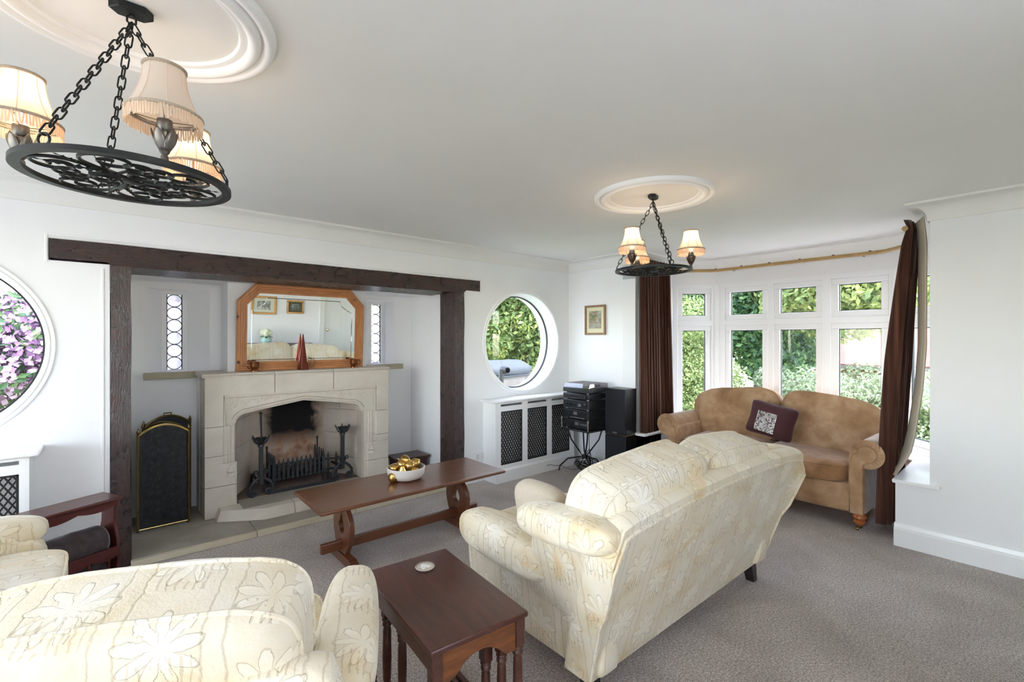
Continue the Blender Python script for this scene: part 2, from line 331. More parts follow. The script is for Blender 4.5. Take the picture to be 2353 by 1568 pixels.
# ---------------------------------------------------------------- mesh helpers
def R2(a): return Matrix.Rotation(a, 3, 'Z')
class MB:
    def __init__(s): s.v = []; s.f = []
    def add(s, vs, fs):
        o = len(s.v); s.v.extend([tuple(p) for p in vs]); s.f.extend([tuple(i + o for i in f) for f in fs]); return s
    def box(s, x0, x1, y0, y1, z0, z1):
        return s.add([(x, y, z) for z in (z0, z1) for x, y in ((x0, y0), (x1, y0), (x1, y1), (x0, y1))],
                     [(3, 2, 1, 0), (4, 5, 6, 7), (0, 1, 5, 4), (1, 2, 6, 5), (2, 3, 7, 6), (3, 0, 4, 7)])
    def obox(s, c, ex, ey, ez):   # oriented box: centre and half-axis vectors
        c, ex, ey, ez = map(Vector, (c, ex, ey, ez))
        return s.add([c + a * ex + b * ey + d * ez for d in (-1, 1) for a, b in ((-1, -1), (1, -1), (1, 1), (-1, 1))],
                     [(3, 2, 1, 0), (4, 5, 6, 7), (0, 1, 5, 4), (1, 2, 6, 5), (2, 3, 7, 6), (3, 0, 4, 7)])
    def prism(s, poly, a, b, axis='z'):
        P = {'z': lambda p, t: (p[0], p[1], t), 'y': lambda p, t: (p[0], t, p[1]), 'x': lambda p, t: (t, p[0], p[1])}[axis]
        n = len(poly); ar = sum(poly[i][0] * poly[(i + 1) % n][1] - poly[(i + 1) % n][0] * poly[i][1] for i in range(n))
        if (ar < 0) != (axis == 'y'): poly = poly[::-1]
        vs = [P(p, a) for p in poly] + [P(p, b) for p in poly]
        fs = [tuple(range(n))[::-1], tuple(range(n, 2 * n))] + [(i, (i + 1) % n, n + (i + 1) % n, n + i) for i in range(n)]
        return s.add(vs, fs)
    def lathe(s, prof, n=24, c=(0, 0, 0), axis='z', a0=0.0):
        vs = []; m = len(prof)
        for r, z in prof:
            for k in range(n):
                a = a0 + 2 * pi * k / n; x, y = r * cos(a), r * sin(a)
                vs.append({'z': (c[0] + x, c[1] + y, c[2] + z), 'y': (c[0] + x, c[1] + z, c[2] + y), 'x': (c[0] + z, c[1] + x, c[2] + y)}[axis])
        fl = axis == 'y'
        q = lambda *t: t[::-1] if fl else t
        fs = [q(i * n + k, i * n + (k + 1) % n, (i + 1) * n + (k + 1) % n, (i + 1) * n + k) for i in range(m - 1) for k in range(n)]
        if prof[0][0] > 1e-6: fs.append(q(*range(n))[::-1])
        if prof[-1][0] > 1e-6: fs.append(q(*range((m - 1) * n, m * n)))
        return s.add(vs, fs)
    def tube(s, path, r, n=8, closed=False, flat=1.0, up=None):
        P = [Vector(p) for p in path]; m = len(P); rs = r if isinstance(r, (list, tuple)) else [r] * m
        T = []
        for i in range(m):
            a = P[(i - 1) % m] if (closed or i > 0) else P[i]; b = P[(i + 1) % m] if (closed or i < m - 1) else P[i]
            t = (b - a); T.append(t.normalized() if t.length > 1e-9 else Vector((0, 0, 1)))
        nv = Vector(up) if up is not None else (Vector((0, 0, 1)) if abs(T[0].z) < .9 else Vector((1, 0, 0)))
        vs = []
        for i in range(m):
            nv = nv - T[i] * nv.dot(T[i])
            if nv.length < 1e-6: nv = T[i].orthogonal()
            nv.normalize(); bv = T[i].cross(nv)
            for k in range(n):
                a = 2 * pi * k / n; vs.append(P[i] + nv * (cos(a) * rs[i] * flat) + bv * (sin(a) * rs[i]))
        mm = m if closed else m - 1
        fs = [(i * n + k, i * n + (k + 1) % n, ((i + 1) % m) * n + (k + 1) % n, ((i + 1) % m) * n + k) for i in range(mm) for k in range(n)]
        if not closed: fs += [tuple(range(n))[::-1], tuple(range((m - 1) * n, m * n))]
        return s.add(vs, fs)
    def grid(s, fn, nu, nv, cu=False, cv=False, flip=False):
        vs = [fn(i / (nu if cu else nu - 1), j / (nv if cv else nv - 1)) for i in range(nu) for j in range(nv)]
        fs = []
        for i in range(nu if cu else nu - 1):
            for j in range(nv if cv else nv - 1):
                q = (i * nv + j, ((i + 1) % nu) * nv + j, ((i + 1) % nu) * nv + (j + 1) % nv, i * nv + (j + 1) % nv)
                fs.append(q[::-1] if flip else q)
        return s.add(vs, fs)
    def sq(s, c, h, p=6.0, n=10, fn=None, M=None):   # soft rounded box; fn(pt, unit) may reshape
        idx = {}; vs = []; fs = []
        def vid(q):
            k = tuple(round(x * n) for x in q)
            if k not in idx: idx[k] = len(vs); vs.append(q)
            return idx[k]
        for ax in range(3):
            for sg in (-1, 1):
                for i in range(n):
                    for j in range(n):
                        cs = []
                        for a, b in ((i, j), (i + 1, j), (i + 1, j + 1), (i, j + 1)):
                            q = [0, 0, 0]; q[ax] = sg; q[(ax + 1) % 3] = -1 + 2 * a / n; q[(ax + 2) % 3] = -1 + 2 * b / n
                            cs.append(vid(tuple(q)))
                        fs.append(tuple(cs) if sg > 0 else tuple(cs[::-1]))
        out = []
        for q in vs:
            w = [math.copysign(sin(abs(x) * pi / 2) ** .8, x) if x else 0.0 for x in q]
            w = [w[i] if abs(q[i]) < 1 else q[i] for i in range(3)]
            L = sum(abs(x) ** p for x in w) ** (1 / p); u = [x / L for x in w]
            pt = Vector((u[0] * h[0], u[1] * h[1], u[2] * h[2]))
            if fn: pt = Vector(fn(pt, u))
            if M is not None: pt = M @ pt
            out.append(pt + Vector(c))
        return s.add(out, fs)
    def xf(s, M, i0=0):
        for i in range(i0, len(s.v)): s.v[i] = tuple(M @ Vector(s.v[i]))
        return s
    def build(s, name, mat, parent=None, wc=True, smooth=40, bevel=0, bseg=2, uv=False, subsurf=0, loc=None, kind=None, label=None):
        me = bpy.data.meshes.new(name)
        off = Vector((0, 0, 0))
        if parent is not None and wc:
            p = parent; 
            while p is not None: off += p.location; p = p.parent
        elif loc is not None: off = Vector(loc)
        me.from_pydata([(x - off.x, y - off.y, z - off.z) for x, y, z in s.v], [], s.f); me.validate(); me.update()
        if uv:
            l = me.uv_layers.new(name='UVMap'); co = me.vertices
            for po in me.polygons:
                n = po.normal; ax = max(range(3), key=lambda i: abs(n[i]))
                for li in po.loop_indices:
                    c = co[me.loops[li].vertex_index].co
                    l.data[li].uv = (c.y, c.z) if ax == 0 else ((c.x, c.z) if ax == 1 else (c.x, c.y))
        if smooth:
            me.polygons.foreach_set('use_smooth', [True] * len(me.polygons))
            me.set_sharp_from_angle(angle=radians(smooth))
        me.materials.append(MATS[mat] if isinstance(mat, str) else mat)
        o = bpy.data.objects.new(name, me); COL.objects.link(o)
        if parent is not None: o.parent = parent
        elif loc is not None: o.location = loc
        if bevel:
            b = o.modifiers.new('bevel', 'BEVEL'); b.width = bevel; b.segments = bseg; b.limit_method = 'ANGLE'; b.angle_limit = radians(35)
        if subsurf:
            ss = o.modifiers.new('sub', 'SUBSURF'); ss.levels = subsurf; ss.render_levels = subsurf
        if kind: o['kind'] = kind
        if label: o['label'] = label
        return o
def tag(o, label, cat, group=None):
    o['label'] = label; o['category'] = cat
    if group: o['group'] = group
    return o
def thing(name, label, cat, loc=(0, 0, 0), rz=0.0, group=None):
    o = bpy.data.objects.new(name, None); COL.objects.link(o); o.location = loc; o.rotation_euler = (0, 0, rz)
    o.empty_display_size = .1
    return tag(o, label, cat, group)
def struct(o): o['kind'] = 'structure'; return o
def copy_tree(o, parent=None):
    c = o.copy(); COL.objects.link(c); c.parent = parent
    for ch in list(o.children): copy_tree(ch, c)
    return c
def holed(outer, holes, t0, t1, axis):
    """flat slab with holes: outline in 2d, extruded from t0 to t1 along axis"""
    bm = bmesh.new(); P = {'y': lambda p, t: (p[0], t, p[1]), 'x': lambda p, t: (t, p[0], p[1]), 'z': lambda p, t: (p[0], p[1], t)}[axis]
    loops = []
    for lp in [outer] + holes:
        vs = [bm.verts.new(P(p, t0)) for p in lp]
        for i in range(len(vs)): bm.edges.new((vs[i], vs[(i + 1) % len(vs)]))
        loops.append(vs)
    bmesh.ops.triangle_fill(bm, use_beauty=True, edges=bm.edges[:])
    bm.verts.index_update(); V = [tuple(v.co) for v in bm.verts]; Fs = [tuple(v.index for v in f.verts) for f in bm.faces]
    n = len(V); ax = {'x': 0, 'y': 1, 'z': 2}[axis]
    V2 = [tuple(t1 if i == ax else c for i, c in enumerate(p)) for p in V]
    F2 = Fs + [tuple(i + n for i in f[::-1]) for f in Fs]
    for vs in loops:
        k = [v.index for v in vs]; F2 += [(k[i], k[(i + 1) % len(k)], k[(i + 1) % len(k)] + n, k[i] + n) for i in range(len(k))]
    bm.free(); m = MB(); m.add(V + V2, F2)
    me = bpy.data.meshes.new('t'); me.from_pydata(m.v, [], m.f); b2 = bmesh.new(); b2.from_mesh(me)
    bmesh.ops.recalc_face_normals(b2, faces=b2.faces[:]); b2.verts.index_update()
    m = MB(); m.add([tuple(v.co) for v in b2.verts], [tuple(v.index for v in f.verts) for f in b2.faces]); b2.free(); bpy.data.meshes.remove(me)
    return m
def circ(cx, cz, r, n=64): return [(cx + r * cos(2 * pi * k / n), cz + r * sin(2 * pi * k / n)) for k in range(n)]
def sweep(path, prof, closed=False):
    """sweep a 2d profile (offset into the room, height) along a plan polyline with mitred corners; inside is on the left"""
    P = [Vector((p[0], p[1])) for p in path]; m = len(P); rows = []
    for i in range(m):
        a = P[(i - 1) % m] if (closed or i > 0) else None; b = P[(i + 1) % m] if (closed or i < m - 1) else None
        d1 = (P[i] - a).normalized() if a is not None else (b - P[i]).normalized(); d2 = (b - P[i]).normalized() if b is not None else d1
        n1 = Vector((-d1.y, d1.x)); n2 = Vector((-d2.y, d2.x)); k = (n1 + n2) / (1 + n1.dot(n2))
        rows.append([(P[i].x + k.x * u, P[i].y + k.y * u, w) for u, w in prof])
    mb = MB(); np_ = len(prof); vs = [p for r in rows for p in r]
    fs = [(i * np_ + j, i * np_ + (j + 1) % np_, ((i + 1) % m) * np_ + (j + 1) % np_, ((i + 1) % m) * np_ + j) for i in range(m if closed else m - 1) for j in range(np_)]
    if not closed: fs += [tuple(range(np_)), tuple(range((m - 1) * np_, m * np_))[::-1]]
    return mb.add(vs, fs)
# ---------------------------------------------------------------- room shell
XW, YW, ZC = 4.365, 4.015, 2.455            # far wall, fireplace wall, ceiling
XB, YB = -3.7, -0.6                         # wall behind the camera's left, wall behind the sofa
bay_in = [(4.365, 3.03), (5.225, 3.095), (5.60, 2.72), (5.60, 1.0), (5.225, .625), (4.365, .60)]
apron_in = [(4.365, 2.90), (5.135, 2.90), (5.42, 2.63), (5.42, 1.085), (5.135, .80), (4.365, .79)]
MB().prism([(XB - .2, YB - .2), (4.5, YB - .2), (4.6, .4), (5.4, .4), (5.8, .8), (5.8, 2.9), (5.4, 3.3), (4.6, 3.4), (4.6, 4.3), (XB - .2, 4.3)], -.15, 0).build('floor', 'carpet', smooth=0)
struct(bpy.data.objects['floor'])
struct(MB().prism([(XB - .2, YB - .2), (XW + .3, YB - .2), (XW + .3, .3), (5.4, .3), (5.85, .8), (5.85, 2.95), (5.4, 3.4), (XW + .3, 3.4), (XW + .3, 4.32), (XB - .2, 4.32)], ZC, ZC + .2).build('ceiling', 'ceiling_paint', smooth=0))
# fireplace wall with two round windows and the inglenook opening
RW = [(-.84, 1.462, .545), (3.61, 1.468, .555)]
ing = [(-.005, -.15), (-.005, 1.985), (-.29, 1.985), (-.29, 2.12), (2.98, 2.12), (2.98, 2.02), (2.772, 2.02), (2.772, -.15)]
outer = [(XB - .2, -.15), (-.005, -.15)] + ing[1:-1] + [(2.772, -.15), (XW + .25, -.15), (XW + .25, ZC + .01), (XB - .2, ZC + .01)]
struct(holed(outer, [circ(*w) for w in RW], YW, 4.315, 'y').build('wall_left', 'plaster', smooth=25))
# far wall either side of the bay, with stop-chamfered jambs
def jamb(mb, ys, yc, z0, z1, ch):
    s = 1 if ys > yc else -1
    mb.prism([(XW, ys), (XW, yc + s * ch), (XW + ch * 1.5, yc), (XW + .3, yc), (XW + .3, ys)], z0, z1)
m = MB(); m.box(XW, XW + .3, YB - .2, .54, -.1, ZC + .005); m.box(XW, XW + .3, .54, .79, -.1, .475)
jamb(m, .54, .60, 2.03, ZC + .005, 0.001); jamb(m, .54, .60, .47, 2.03, .036)
struct(m.build('wall_far', 'plaster', smooth=0))
m = MB(); m.box(XW, XW + .3, 3.10, YW + .01, -.1, ZC + .005); m.box(XW, XW + .3, 2.90, 3.10, -.1, .475)
jamb(m, 3.10, 3.03, 2.0, ZC + .005, 0.001); jamb(m, 3.10, 3.03, .47, 2.0, .04)
struct(m.build('wall_corner', 'plaster', smooth=0))
# bay: apron wall under the sill, side returns, bulkhead over the windows
def ribbon(path, th, z0, z1):
    m = MB()
    for i_, (a, b) in enumerate(zip(path[:-1], path[1:])):
        ka = .4 if i_ > 0 else 0.0; kb_ = .4 if i_ < len(path) - 2 else 0.0
        d = Vector((b[0] - a[0], b[1] - a[1])).normalized(); n = Vector((-d.y, d.x))   # outward on the left of travel
        e = d * .0
        p = [(a[0] - e.x, a[1] - e.y), (b[0] + e.x, b[1] + e.y), (b[0] + n.x * th + d.x * th * kb_, b[1] + n.y * th + d.y * th * kb_), (a[0] + n.x * th - d.x * th * ka, a[1] + n.y * th - d.y * th * ka)]
        m.prism(p, z0, z1)
    return m
struct(ribbon(apron_in, .30, -.1, .455).build('wall_bay_apron', 'plaster', smooth=0))
m = ribbon(bay_in, .16, 2.165, ZC + .005)
for a, b in ((bay_in[0], bay_in[1]), (bay_in[4], bay_in[5])):
    r = ribbon([a, b], .16, .45, ZC); m.add(r.v, r.f)
struct(m.build('wall_bay', 'plaster', smooth=0))
# opposite wall (seen in the mirror) with an added daylight opening left of the sideboard; end wall with another
struct(holed([(XB - .2, -.1), (XW + .25, -.1), (XW + .25, ZC + .01), (XB - .2, ZC + .01)], [[(.35, 1.55), (1.45, 1.55), (1.45, 2.2), (.35, 2.2)], [(3.30, -.05), (4.08, -.05), (4.08, 2.02), (3.30, 2.02)]], YB - .25, YB, 'y').build('wall_right', 'plaster', smooth=0))
struct(holed([(YB - .2, -.1), (YW + .3, -.1), (YW + .3, ZC + .01), (YB - .2, ZC + .01)], [[(-.45, .10), (3.85, .10), (3.85, 2.30), (-.45, 2.30)]], XB - .25, XB, 'x').build('wall_back', 'plaster', smooth=0))
# alcove behind the timber frame
m = MB()
niche = []
def slit_wall(x0, x1, wx0, wx1, nx0, nx1):
    """alcove back wall panel with a splayed niche round a slit window"""
    yb, yg = 4.92, 5.05; z0, z1 = 1.222, 1.93; g0, g1 = 1.235, 1.893
    h = holed([(x0, -.1), (x1, -.1), (x1, 2.1), (x0, 2.1)], [[(nx0, z0), (nx1, z0), (nx1, z1), (nx0, z1)]], yb, yb + .01, 'y'); m.add(h.v, h.f)
    A = [(nx0, yb, z0), (nx1, yb, z0), (nx1, yb, z1), (nx0, yb, z1)]; B = [(wx0 - .035, yg, g0 - .012), (wx1 + .035, yg, g0 - .012), (wx1 + .035, yg, g1 + .03), (wx0 - .035, yg, g1 + .03)]
    m.add(A + B, [(i, (i + 1) % 4, 4 + (i + 1) % 4, 4 + i) for i in range(4)])
    h = holed([(x0 - .05, -.1), (x1 + .05, -.1), (x1 + .05, 2.1), (x0 - .05, 2.1)], [[(wx0, g0), (wx1, g0), (wx1, g1), (wx0, g1)]], yg, yg + .18, 'y'); m.add(h.v, h.f)
slit_wall(.0, .80, .368, .482, .203, .668)
slit_wall(1.95, 2.75, 2.232, 2.346, 2.06, 2.435)
m.box(-.15, .098, 4.28, 5.2, -.1, 2.1); m.box(2.652, 2.95, 4.28, 5.2, -.1, 2.1)      # side walls
m.box(-.15, 2.95, 4.30, 5.25, 1.986, 2.15)                                             # soffit
m.box(.758, 1.99, 4.63, 4.95, 1.20, 2.0)                                               # breast above the mantel
m.box(.57, .76, 4.742, 4.95, -.1, 1.19); m.box(1.98, 2.165, 4.742, 4.95, -.1, 1.19)
struct(m.build('wall_alcove', 'plaster', smooth=0))
# coving round the whole room including the bay
prof = [(0, ZC - .128), (.012, ZC - .128)] + [(.012 + .098 * (1 - cos(a)), ZC - .118 + .100 * sin(a)) for a in np.linspace(0, pi / 2, 9)] + [(.120, ZC - .016), (.120, ZC), (0, ZC)]
path = [(XB, YB), (XW, YB), (XW, .60), (5.225, .625), (5.60, 1.0), (5.60, 2.72), (5.225, 3.095), (XW, 3.03), (XW, YW), (XB, YW)]
struct(sweep(path, prof, True).build('trim_1', 'ceiling_paint', smooth=30))
bb = [(0, 0), (.028, 0), (.028, .118), (.018, .135), (.012, .160), (0, .165)]
struct(sweep([(XW - .0, YB + .02), (XW, .795)], bb).build('baseboard_far', 'white_gloss', smooth=0))
struct(sweep([(XW, 2.90), (XW, 3.78)], bb).build('baseboard_corner', 'white_gloss', smooth=0))
struct(sweep([(3.02, YW), (2.775, YW)], bb).build('baseboard_left', 'white_gloss', smooth=0))
struct(sweep([(-.007, YW), (-.35, YW)], bb).build('baseboard_back', 'white_gloss', smooth=0))
struct(sweep([(1.2, YB), (3.2, YB)], bb).build('baseboard_right', 'white_gloss', smooth=0))
# plaster lip round the timber frame
def lip(poly):
    return sweep([(p[0], p[1]) for p in poly], [(0, 0), (.03, 0), (.022, .006), (0, .006)])
# bay sill board
sill_out = [(4.335, 2.885), (5.14, 2.885), (5.405, 2.62), (5.405, 1.095), (5.14, .815), (4.335, .80)]
ring = [(4.335, .805), (5.125, .818), (5.402, 1.092), (5.402, 2.624), (5.128, 2.884), (4.335, 2.885), (4.335, 3.09), (4.375, 3.09), (5.225, 3.10), (5.61, 2.72), (5.61, 1.0), (5.225, .62), (4.375, .545), (4.335, .545)]
o = holed(ring, [], .455, .482, 'z').build('trim_2', 'white_gloss', bevel=.008, bseg=3, smooth=30); struct(o)
# bay windows: white plastic frames, one object per facet
def facet_window(idx, P0, d, length, lights, tilt=False):
    """P0 inner corner, d plan direction, lights = [(start,end)] sash extents along the facet"""
    d = Vector((d[0], d[1], 0)).normalized(); nrm = Vector((d.y, -d.x, 0))
    if nrm.dot(Vector((5.0, 1.86, 0)) - Vector((*P0, 0))) > 0: nrm = -nrm      # outward
    o0 = Vector((*P0, 0))
    def bx(mb, s0, s1, z0, z1, q0, q1):   # q = depth, 0 at the inner face, outward positive
        c = o0 + d * (s0 + s1) / 2 + nrm * (q0 + q1) / 2 + Vector((0, 0, (z0 + z1) / 2))
        mb.obox(c, d * (s1 - s0) / 2, nrm * (q1 - q0) / 2, Vector((0, 0, (z1 - z0) / 2)))
    root = bpy.data.objects.new('window_%d' % idx, None); COL.objects.link(root); root.location = (P0[0], P0[1], .48); struct(root)
    fr = MB(); ZB, ZT0, ZT1, ZTOP = .48, 1.664, 1.730, 2.17; z_l0, z_u1 = .545, 2.115
    bx(fr, 0, length, ZB, z_l0, 0, .07); bx(fr, 0, length, z_u1, ZTOP, 0, .07); bx(fr, 0, length, ZT0, ZT1, .0, .07)
    xs = [0] + [v for l in lights for v in l] + [length]
    for i in range(0, len(xs), 2): bx(fr, xs[i], xs[i + 1], ZB, ZTOP, -.001, .071)
    fr.build('frame', 'upvc', root, bevel=.006, smooth=30)
    for (a, b) in lights:
        for z0, z1 in ((z_l0, ZT0), (ZT1, z_u1)):
            w = .058; sm = MB()
            bx(sm, a, b, z0, z0 + w, .012, .075); bx(sm, a, b, z1 - w, z1, .012, .075); bx(sm, a, a + w, z0 + w, z1 - w, .012, .075); bx(sm, b - w, b, z0 + w, z1 - w, .012, .075)
            s = sm.build('sash', 'upvc', root, bevel=.005, smooth=30)
            gm = MB(); g = .007
            bx(gm, a + w - .001, b - w + .001, z0 + w - .001, z0 + w + g, .042, .062); bx(gm, a + w - .001, b - w + .001, z1 - w - g, z1 - w + .001, .042, .062)
            bx(gm, a + w - .001, a + w + g, z0 + w, z1 - w, .042, .062); bx(gm, b - w - g, b - w + .001, z0 + w, z1 - w, .042, .062)
            gm.build('gasket', 'gasket', s, smooth=0)
            pm = MB(); bx(pm, a + w, b - w, z0 + w, z1 - w, .050, .054); pm.build('pane', 'pane', s, smooth=0)
            if tilt and z0 < 1:
                hm = MB(); bx(hm, .015 if tilt == 'a' else b - .03, .033 if tilt == 'a' else b - .012, .93, 1.03, -.022, -.008); bx(hm, .012 if tilt == 'a' else b - .034, .036 if tilt == 'a' else b - .008, 1.0, 1.06, -.012, .002)
                hm.build('handle', 'white_gloss', s, bevel=.004)
            if z0 > 1 and tilt:
                hm = MB(); bx(hm, (a + b) / 2 - .06, (a + b) / 2 + .06, z0 + .018, z0 + .034, .0, .014); hm.build('stay', 'white_gloss', s, bevel=.003)
    return root
facet_window(1, (5.60, 2.72), (-1, 1), .53, [(.066, .462)], 'a')
facet_window(2, (5.60, 2.72), (0, -1), 1.72, [(.095, .575), (.642, 1.108), (1.19, 1.655)])
facet_window(3, (5.60, 1.0), (-1, -1), .53, [(.063, .468)], 'a')
# corner posts of the bay frame
for i, (x, y) in enumerate(((5.60, 2.72), (5.60, 1.0))):
    struct(MB().lathe([(.034, .485), (.034, 2.165)], 8, (x + .004, y, 0), a0=pi / 8).build('trim_%d' % (3 + i), 'upvc', smooth=0))
# round windows: moulded surround, painted frame, pane
for k, (cx, cz, r) in enumerate(RW):
    root = bpy.data.objects.new('window_%d' % (4 + k), None); COL.objects.link(root); root.location = (cx, YW, cz); struct(root)
    ringp = lambda pr: MB().lathe([(a, b) for a, b in pr], 96, (0, 0, 0), 'y')
    s = MB(); pts = [(r - .004, .02), (r - .004, -.004), (r + .004, -.012), (r + .012, -.013), (r + .020, -.008), (r + .026, -.011), (r + .036, -.010), (r + .042, .002)]
    s.lathe(pts, 96, (cx, YW, cz), 'y'); s.f = s.f[:-2]; s.build('surround', 'white_gloss', root, smooth=35)
    s = MB(); s.lathe([(r + .01, .03), (r - .001, .03), (r - .012, .15), (r - .020, .15), (r - .020, .19), (r + .01, .19)], 96, (cx, YW, cz), 'y'); s.f = s.f[:-2]; s.build('reveal', 'white_gloss', root, smooth=35)
    s = MB(); s.lathe([(r - .019, .152), (r - .030, .152), (r - .030, .172), (r - .019, .172)], 96, (cx, YW, cz), 'y'); s.f = s.f[:-2]; s.build('gasket', 'gasket', root, smooth=35)
    s = MB(); s.lathe([(0, .160), (r - .02, .160)], 96, (cx, YW, cz), 'y'); s.build('pane', 'pane', root, smooth=0)
# leaded slit windows with bull's-eye roundels
for k, (x0, x1) in enumerate(((.368, .482), (2.232, 2.346))):
    root = bpy.data.objects.new('window_%d' % (6 + k), None); COL.objects.link(root); root.location = ((x0 + x1) / 2, 5.07, 1.235); struct(root)
    z0, z1 = 1.235, 1.893; n = 6; dz = (z1 - z0) / n; cx = (x0 + x1) / 2; rr = min(dz, x1 - x0) / 2
    for i in range(n):
        zc = z0 + dz * (i + .5)
        MB().lathe([(rr * .98, 0), (rr * .5, -.004), (rr * .18, -.006), (0, -.010)], 28, (cx, 5.075, zc), 'y').build('roundel', 'crown_glass', root)
        MB().tube([(cx + (rr - .001) * cos(a), 5.072, zc + (dz / 2 - .001) * sin(a)) for a in np.linspace(0, 2 * pi, 32)[:-1]], .0035, 6, True).build('came', 'lead', root)
    MB().box(x0, x1, 5.078, 5.081, z0, z1).build('pane', 'crown_glass', root, smooth=0)
    sx = MB()
    for x in (x0 + .004, x1 - .004): sx.box(x - .003, x + .003, 5.068, 5.076, z0, z1)
    sx.build('edge_came', 'lead', root, smooth=0)
    for x in (x0 + .001, x1 - .001):
        for i in range(7): MB().lathe([(.0045, -.003), (.0045, .003)], 8, (x, 5.065, z0 + .05 + i * .092)).build('lead_tie', 'lead', root)
# windows added in the unseen walls to let daylight in: plain white frames
def daylight_window(idx, axis, t, a0, a1, z0, z1, nm):
    root = bpy.data.objects.new('window_%d' % idx, None); COL.objects.link(root); struct(root)
    root.location = ((a0 + a1) / 2, t, z0) if axis == 'y' else (t, (a0 + a1) / 2, z0)
    m = MB(); B = (lambda u0, u1, w0, w1: m.box(u0, u1, t - .03, t + .03, w0, w1)) if axis == 'y' else (lambda u0, u1, w0, w1: m.box(t - .03, t + .03, u0, u1, w0, w1))
    w = .06
    B(a0, a1, z0, z0 + w); B(a0, a1, z1 - w, z1)
    xs = np.linspace(a0, a1, nm + 1)
    for x in xs: B(max(a0, x - w / 2), min(a1, x + w / 2), z0, z1)
    m.build('frame', 'upvc', root, smooth=0)
    for x, y in zip(xs[:-1], xs[1:]):
        p = MB(); (p.box(x, y, t - .002, t + .002, z0 + w, z1 - w) if axis == 'y' else p.box(t - .002, t + .002, x, y, z0 + w, z1 - w)); p.build('pane', 'pane', root, smooth=0)
daylight_window(9, 'y', YB - .13, .35, 1.45, 1.55, 2.2, 2)  # unseen high window added to brighten the alcove from the front
daylight_window(8, 'x', XB - .13, -.45, 3.85, .10, 2.30, 5)  # unseen window, made large to let more daylight into the room
# panelled door in the opposite wall
root = bpy.data.objects.new('door_1', None); COL.objects.link(root); root.location = (3.69, YB - .05, 0); struct(root)
MB().box(3.31, 4.07, YB - .05, YB - .015, .005, 2.01).build('leaf', 'door_paint', root, bevel=.003)
for x0, x1 in ((3.41, 3.64), (3.74, 3.97)):
    for z0, z1 in ((.22, .78), (.98, 1.86)):
        MB().prism([(x0, z0), (x1, z0), (x1, z1), (x0, z1)], YB - .015, YB - .009, 'y').build('panel', 'door_paint', root, bevel=.012, bseg=1)
m = MB(); m.box(3.20, 3.30, YB, YB + .022, 0, 2.12); m.box(4.08, 4.18, YB, YB + .022, 0, 2.12); m.box(3.20, 4.18, YB, YB + .022, 2.02, 2.12)
m.build('architrave', 'door_paint', root, bevel=.006)
MB().lathe([(.0, .05), (.022, .045), (.026, .03), (.012, .02), (.012, 0), (.024, -.004)], 16, (3.37, YB - .012, 1.0), 'y').build('knob', 'brass_bright', root)
# plaster ceiling rings
for i, (cx, cy, r) in enumerate(((.052, 1.74, .365), (2.738, 1.762, .385))):
    s = MB(); z = ZC
    pr = [(r - .105, 0), (r - .100, -.010), (r - .090, -.012), (r - .080, -.009)]
    pr += [(r - .060 + .020 * cos(a), -.008 - .022 * sin(a)) for a in np.linspace(pi, 0, 7)] + [(r - .036, -.010)]
    pr += [(r - .018 + .018 * cos(a), -.006 - .020 * sin(a)) for a in np.linspace(pi, 0, 7)] + [(r + .002, 0)]
    s.lathe([(a, b) for a, b in pr], 96, (cx, cy, z)); s.f = s.f[:-2]
    struct(s.build('trim_%d' % (5 + i), 'ring_plaster', smooth=50))
# ---------------------------------------------------------------- timber frame
from mathutils import noise as mnoise
def rough_beam(x0, x1, y0, y1, z0, z1, axis, seed, amp=.008, n=60, fn=None):
    """hand-hewn baulk: rectangular ring swept along an axis with uneven faces"""
    m = MB(); k = 5
    sec = [(-1 + 2 * i / k, -1) for i in range(k)] + [(1, -1 + 2 * i / k) for i in range(k)] + [(1 - 2 * i / k, 1) for i in range(k)] + [(-1, 1 - 2 * i / k) for i in range(k)]
    def pt(i, j):
        a, b = sec[j]; t = i / n
        if axis == 'x': p = Vector((x0 + (x1 - x0) * t, (y0 + y1) / 2 + a * (y1 - y0) / 2, (z0 + z1) / 2 + b * (z1 - z0) / 2))
        else: p = Vector(((x0 + x1) / 2 + a * (x1 - x0) / 2, (y0 + y1) / 2 + b * (y1 - y0) / 2, z0 + (z1 - z0) * t))
        q = Vector((p.x * (3 if axis == 'x' else 12), p.y * 12, p.z * (12 if axis == 'x' else 3))) + Vector((seed, seed, seed))
        d = mnoise.noise_vector(q) * amp
        if axis == 'x': d.x = 0
        else: d.z = 0
        if fn: p = fn(p)
        return p + d
    ns = len(sec); vs = [pt(i, j) for i in range(n + 1) for j in range(ns)]
    fs = [(i * ns + j, i * ns + (j + 1) % ns, (i + 1) * ns + (j + 1) % ns, (i + 1) * ns + j) for i in range(n) for j in range(ns)]
    fs += [tuple(range(ns))[::-1], tuple(range(n * ns, (n + 1) * ns))]
    if axis == 'z': fs = [f for f in fs]
    m.add(vs, fs)
    me = bpy.data.meshes.new('t'); me.from_pydata(m.v, [], m.f); b2 = bmesh.new(); b2.from_mesh(me); bmesh.ops.recalc_face_normals(b2, faces=b2.faces[:])
    m = MB(); b2.verts.index_update(); m.add([tuple(v.co) for v in b2.verts], [tuple(v.index for v in f.verts) for f in b2.faces]); b2.free(); bpy.data.meshes.remove(me); return m
def lint(p):
    if p.z < 2.0 and p.x < .0: p = Vector((p.x, min(p.y, 4.2), p.z + .022))
    elif p.z < 2.0 and p.x > 2.77: p = Vector((p.x, min(p.y, 4.2), p.z + .052))
    return p
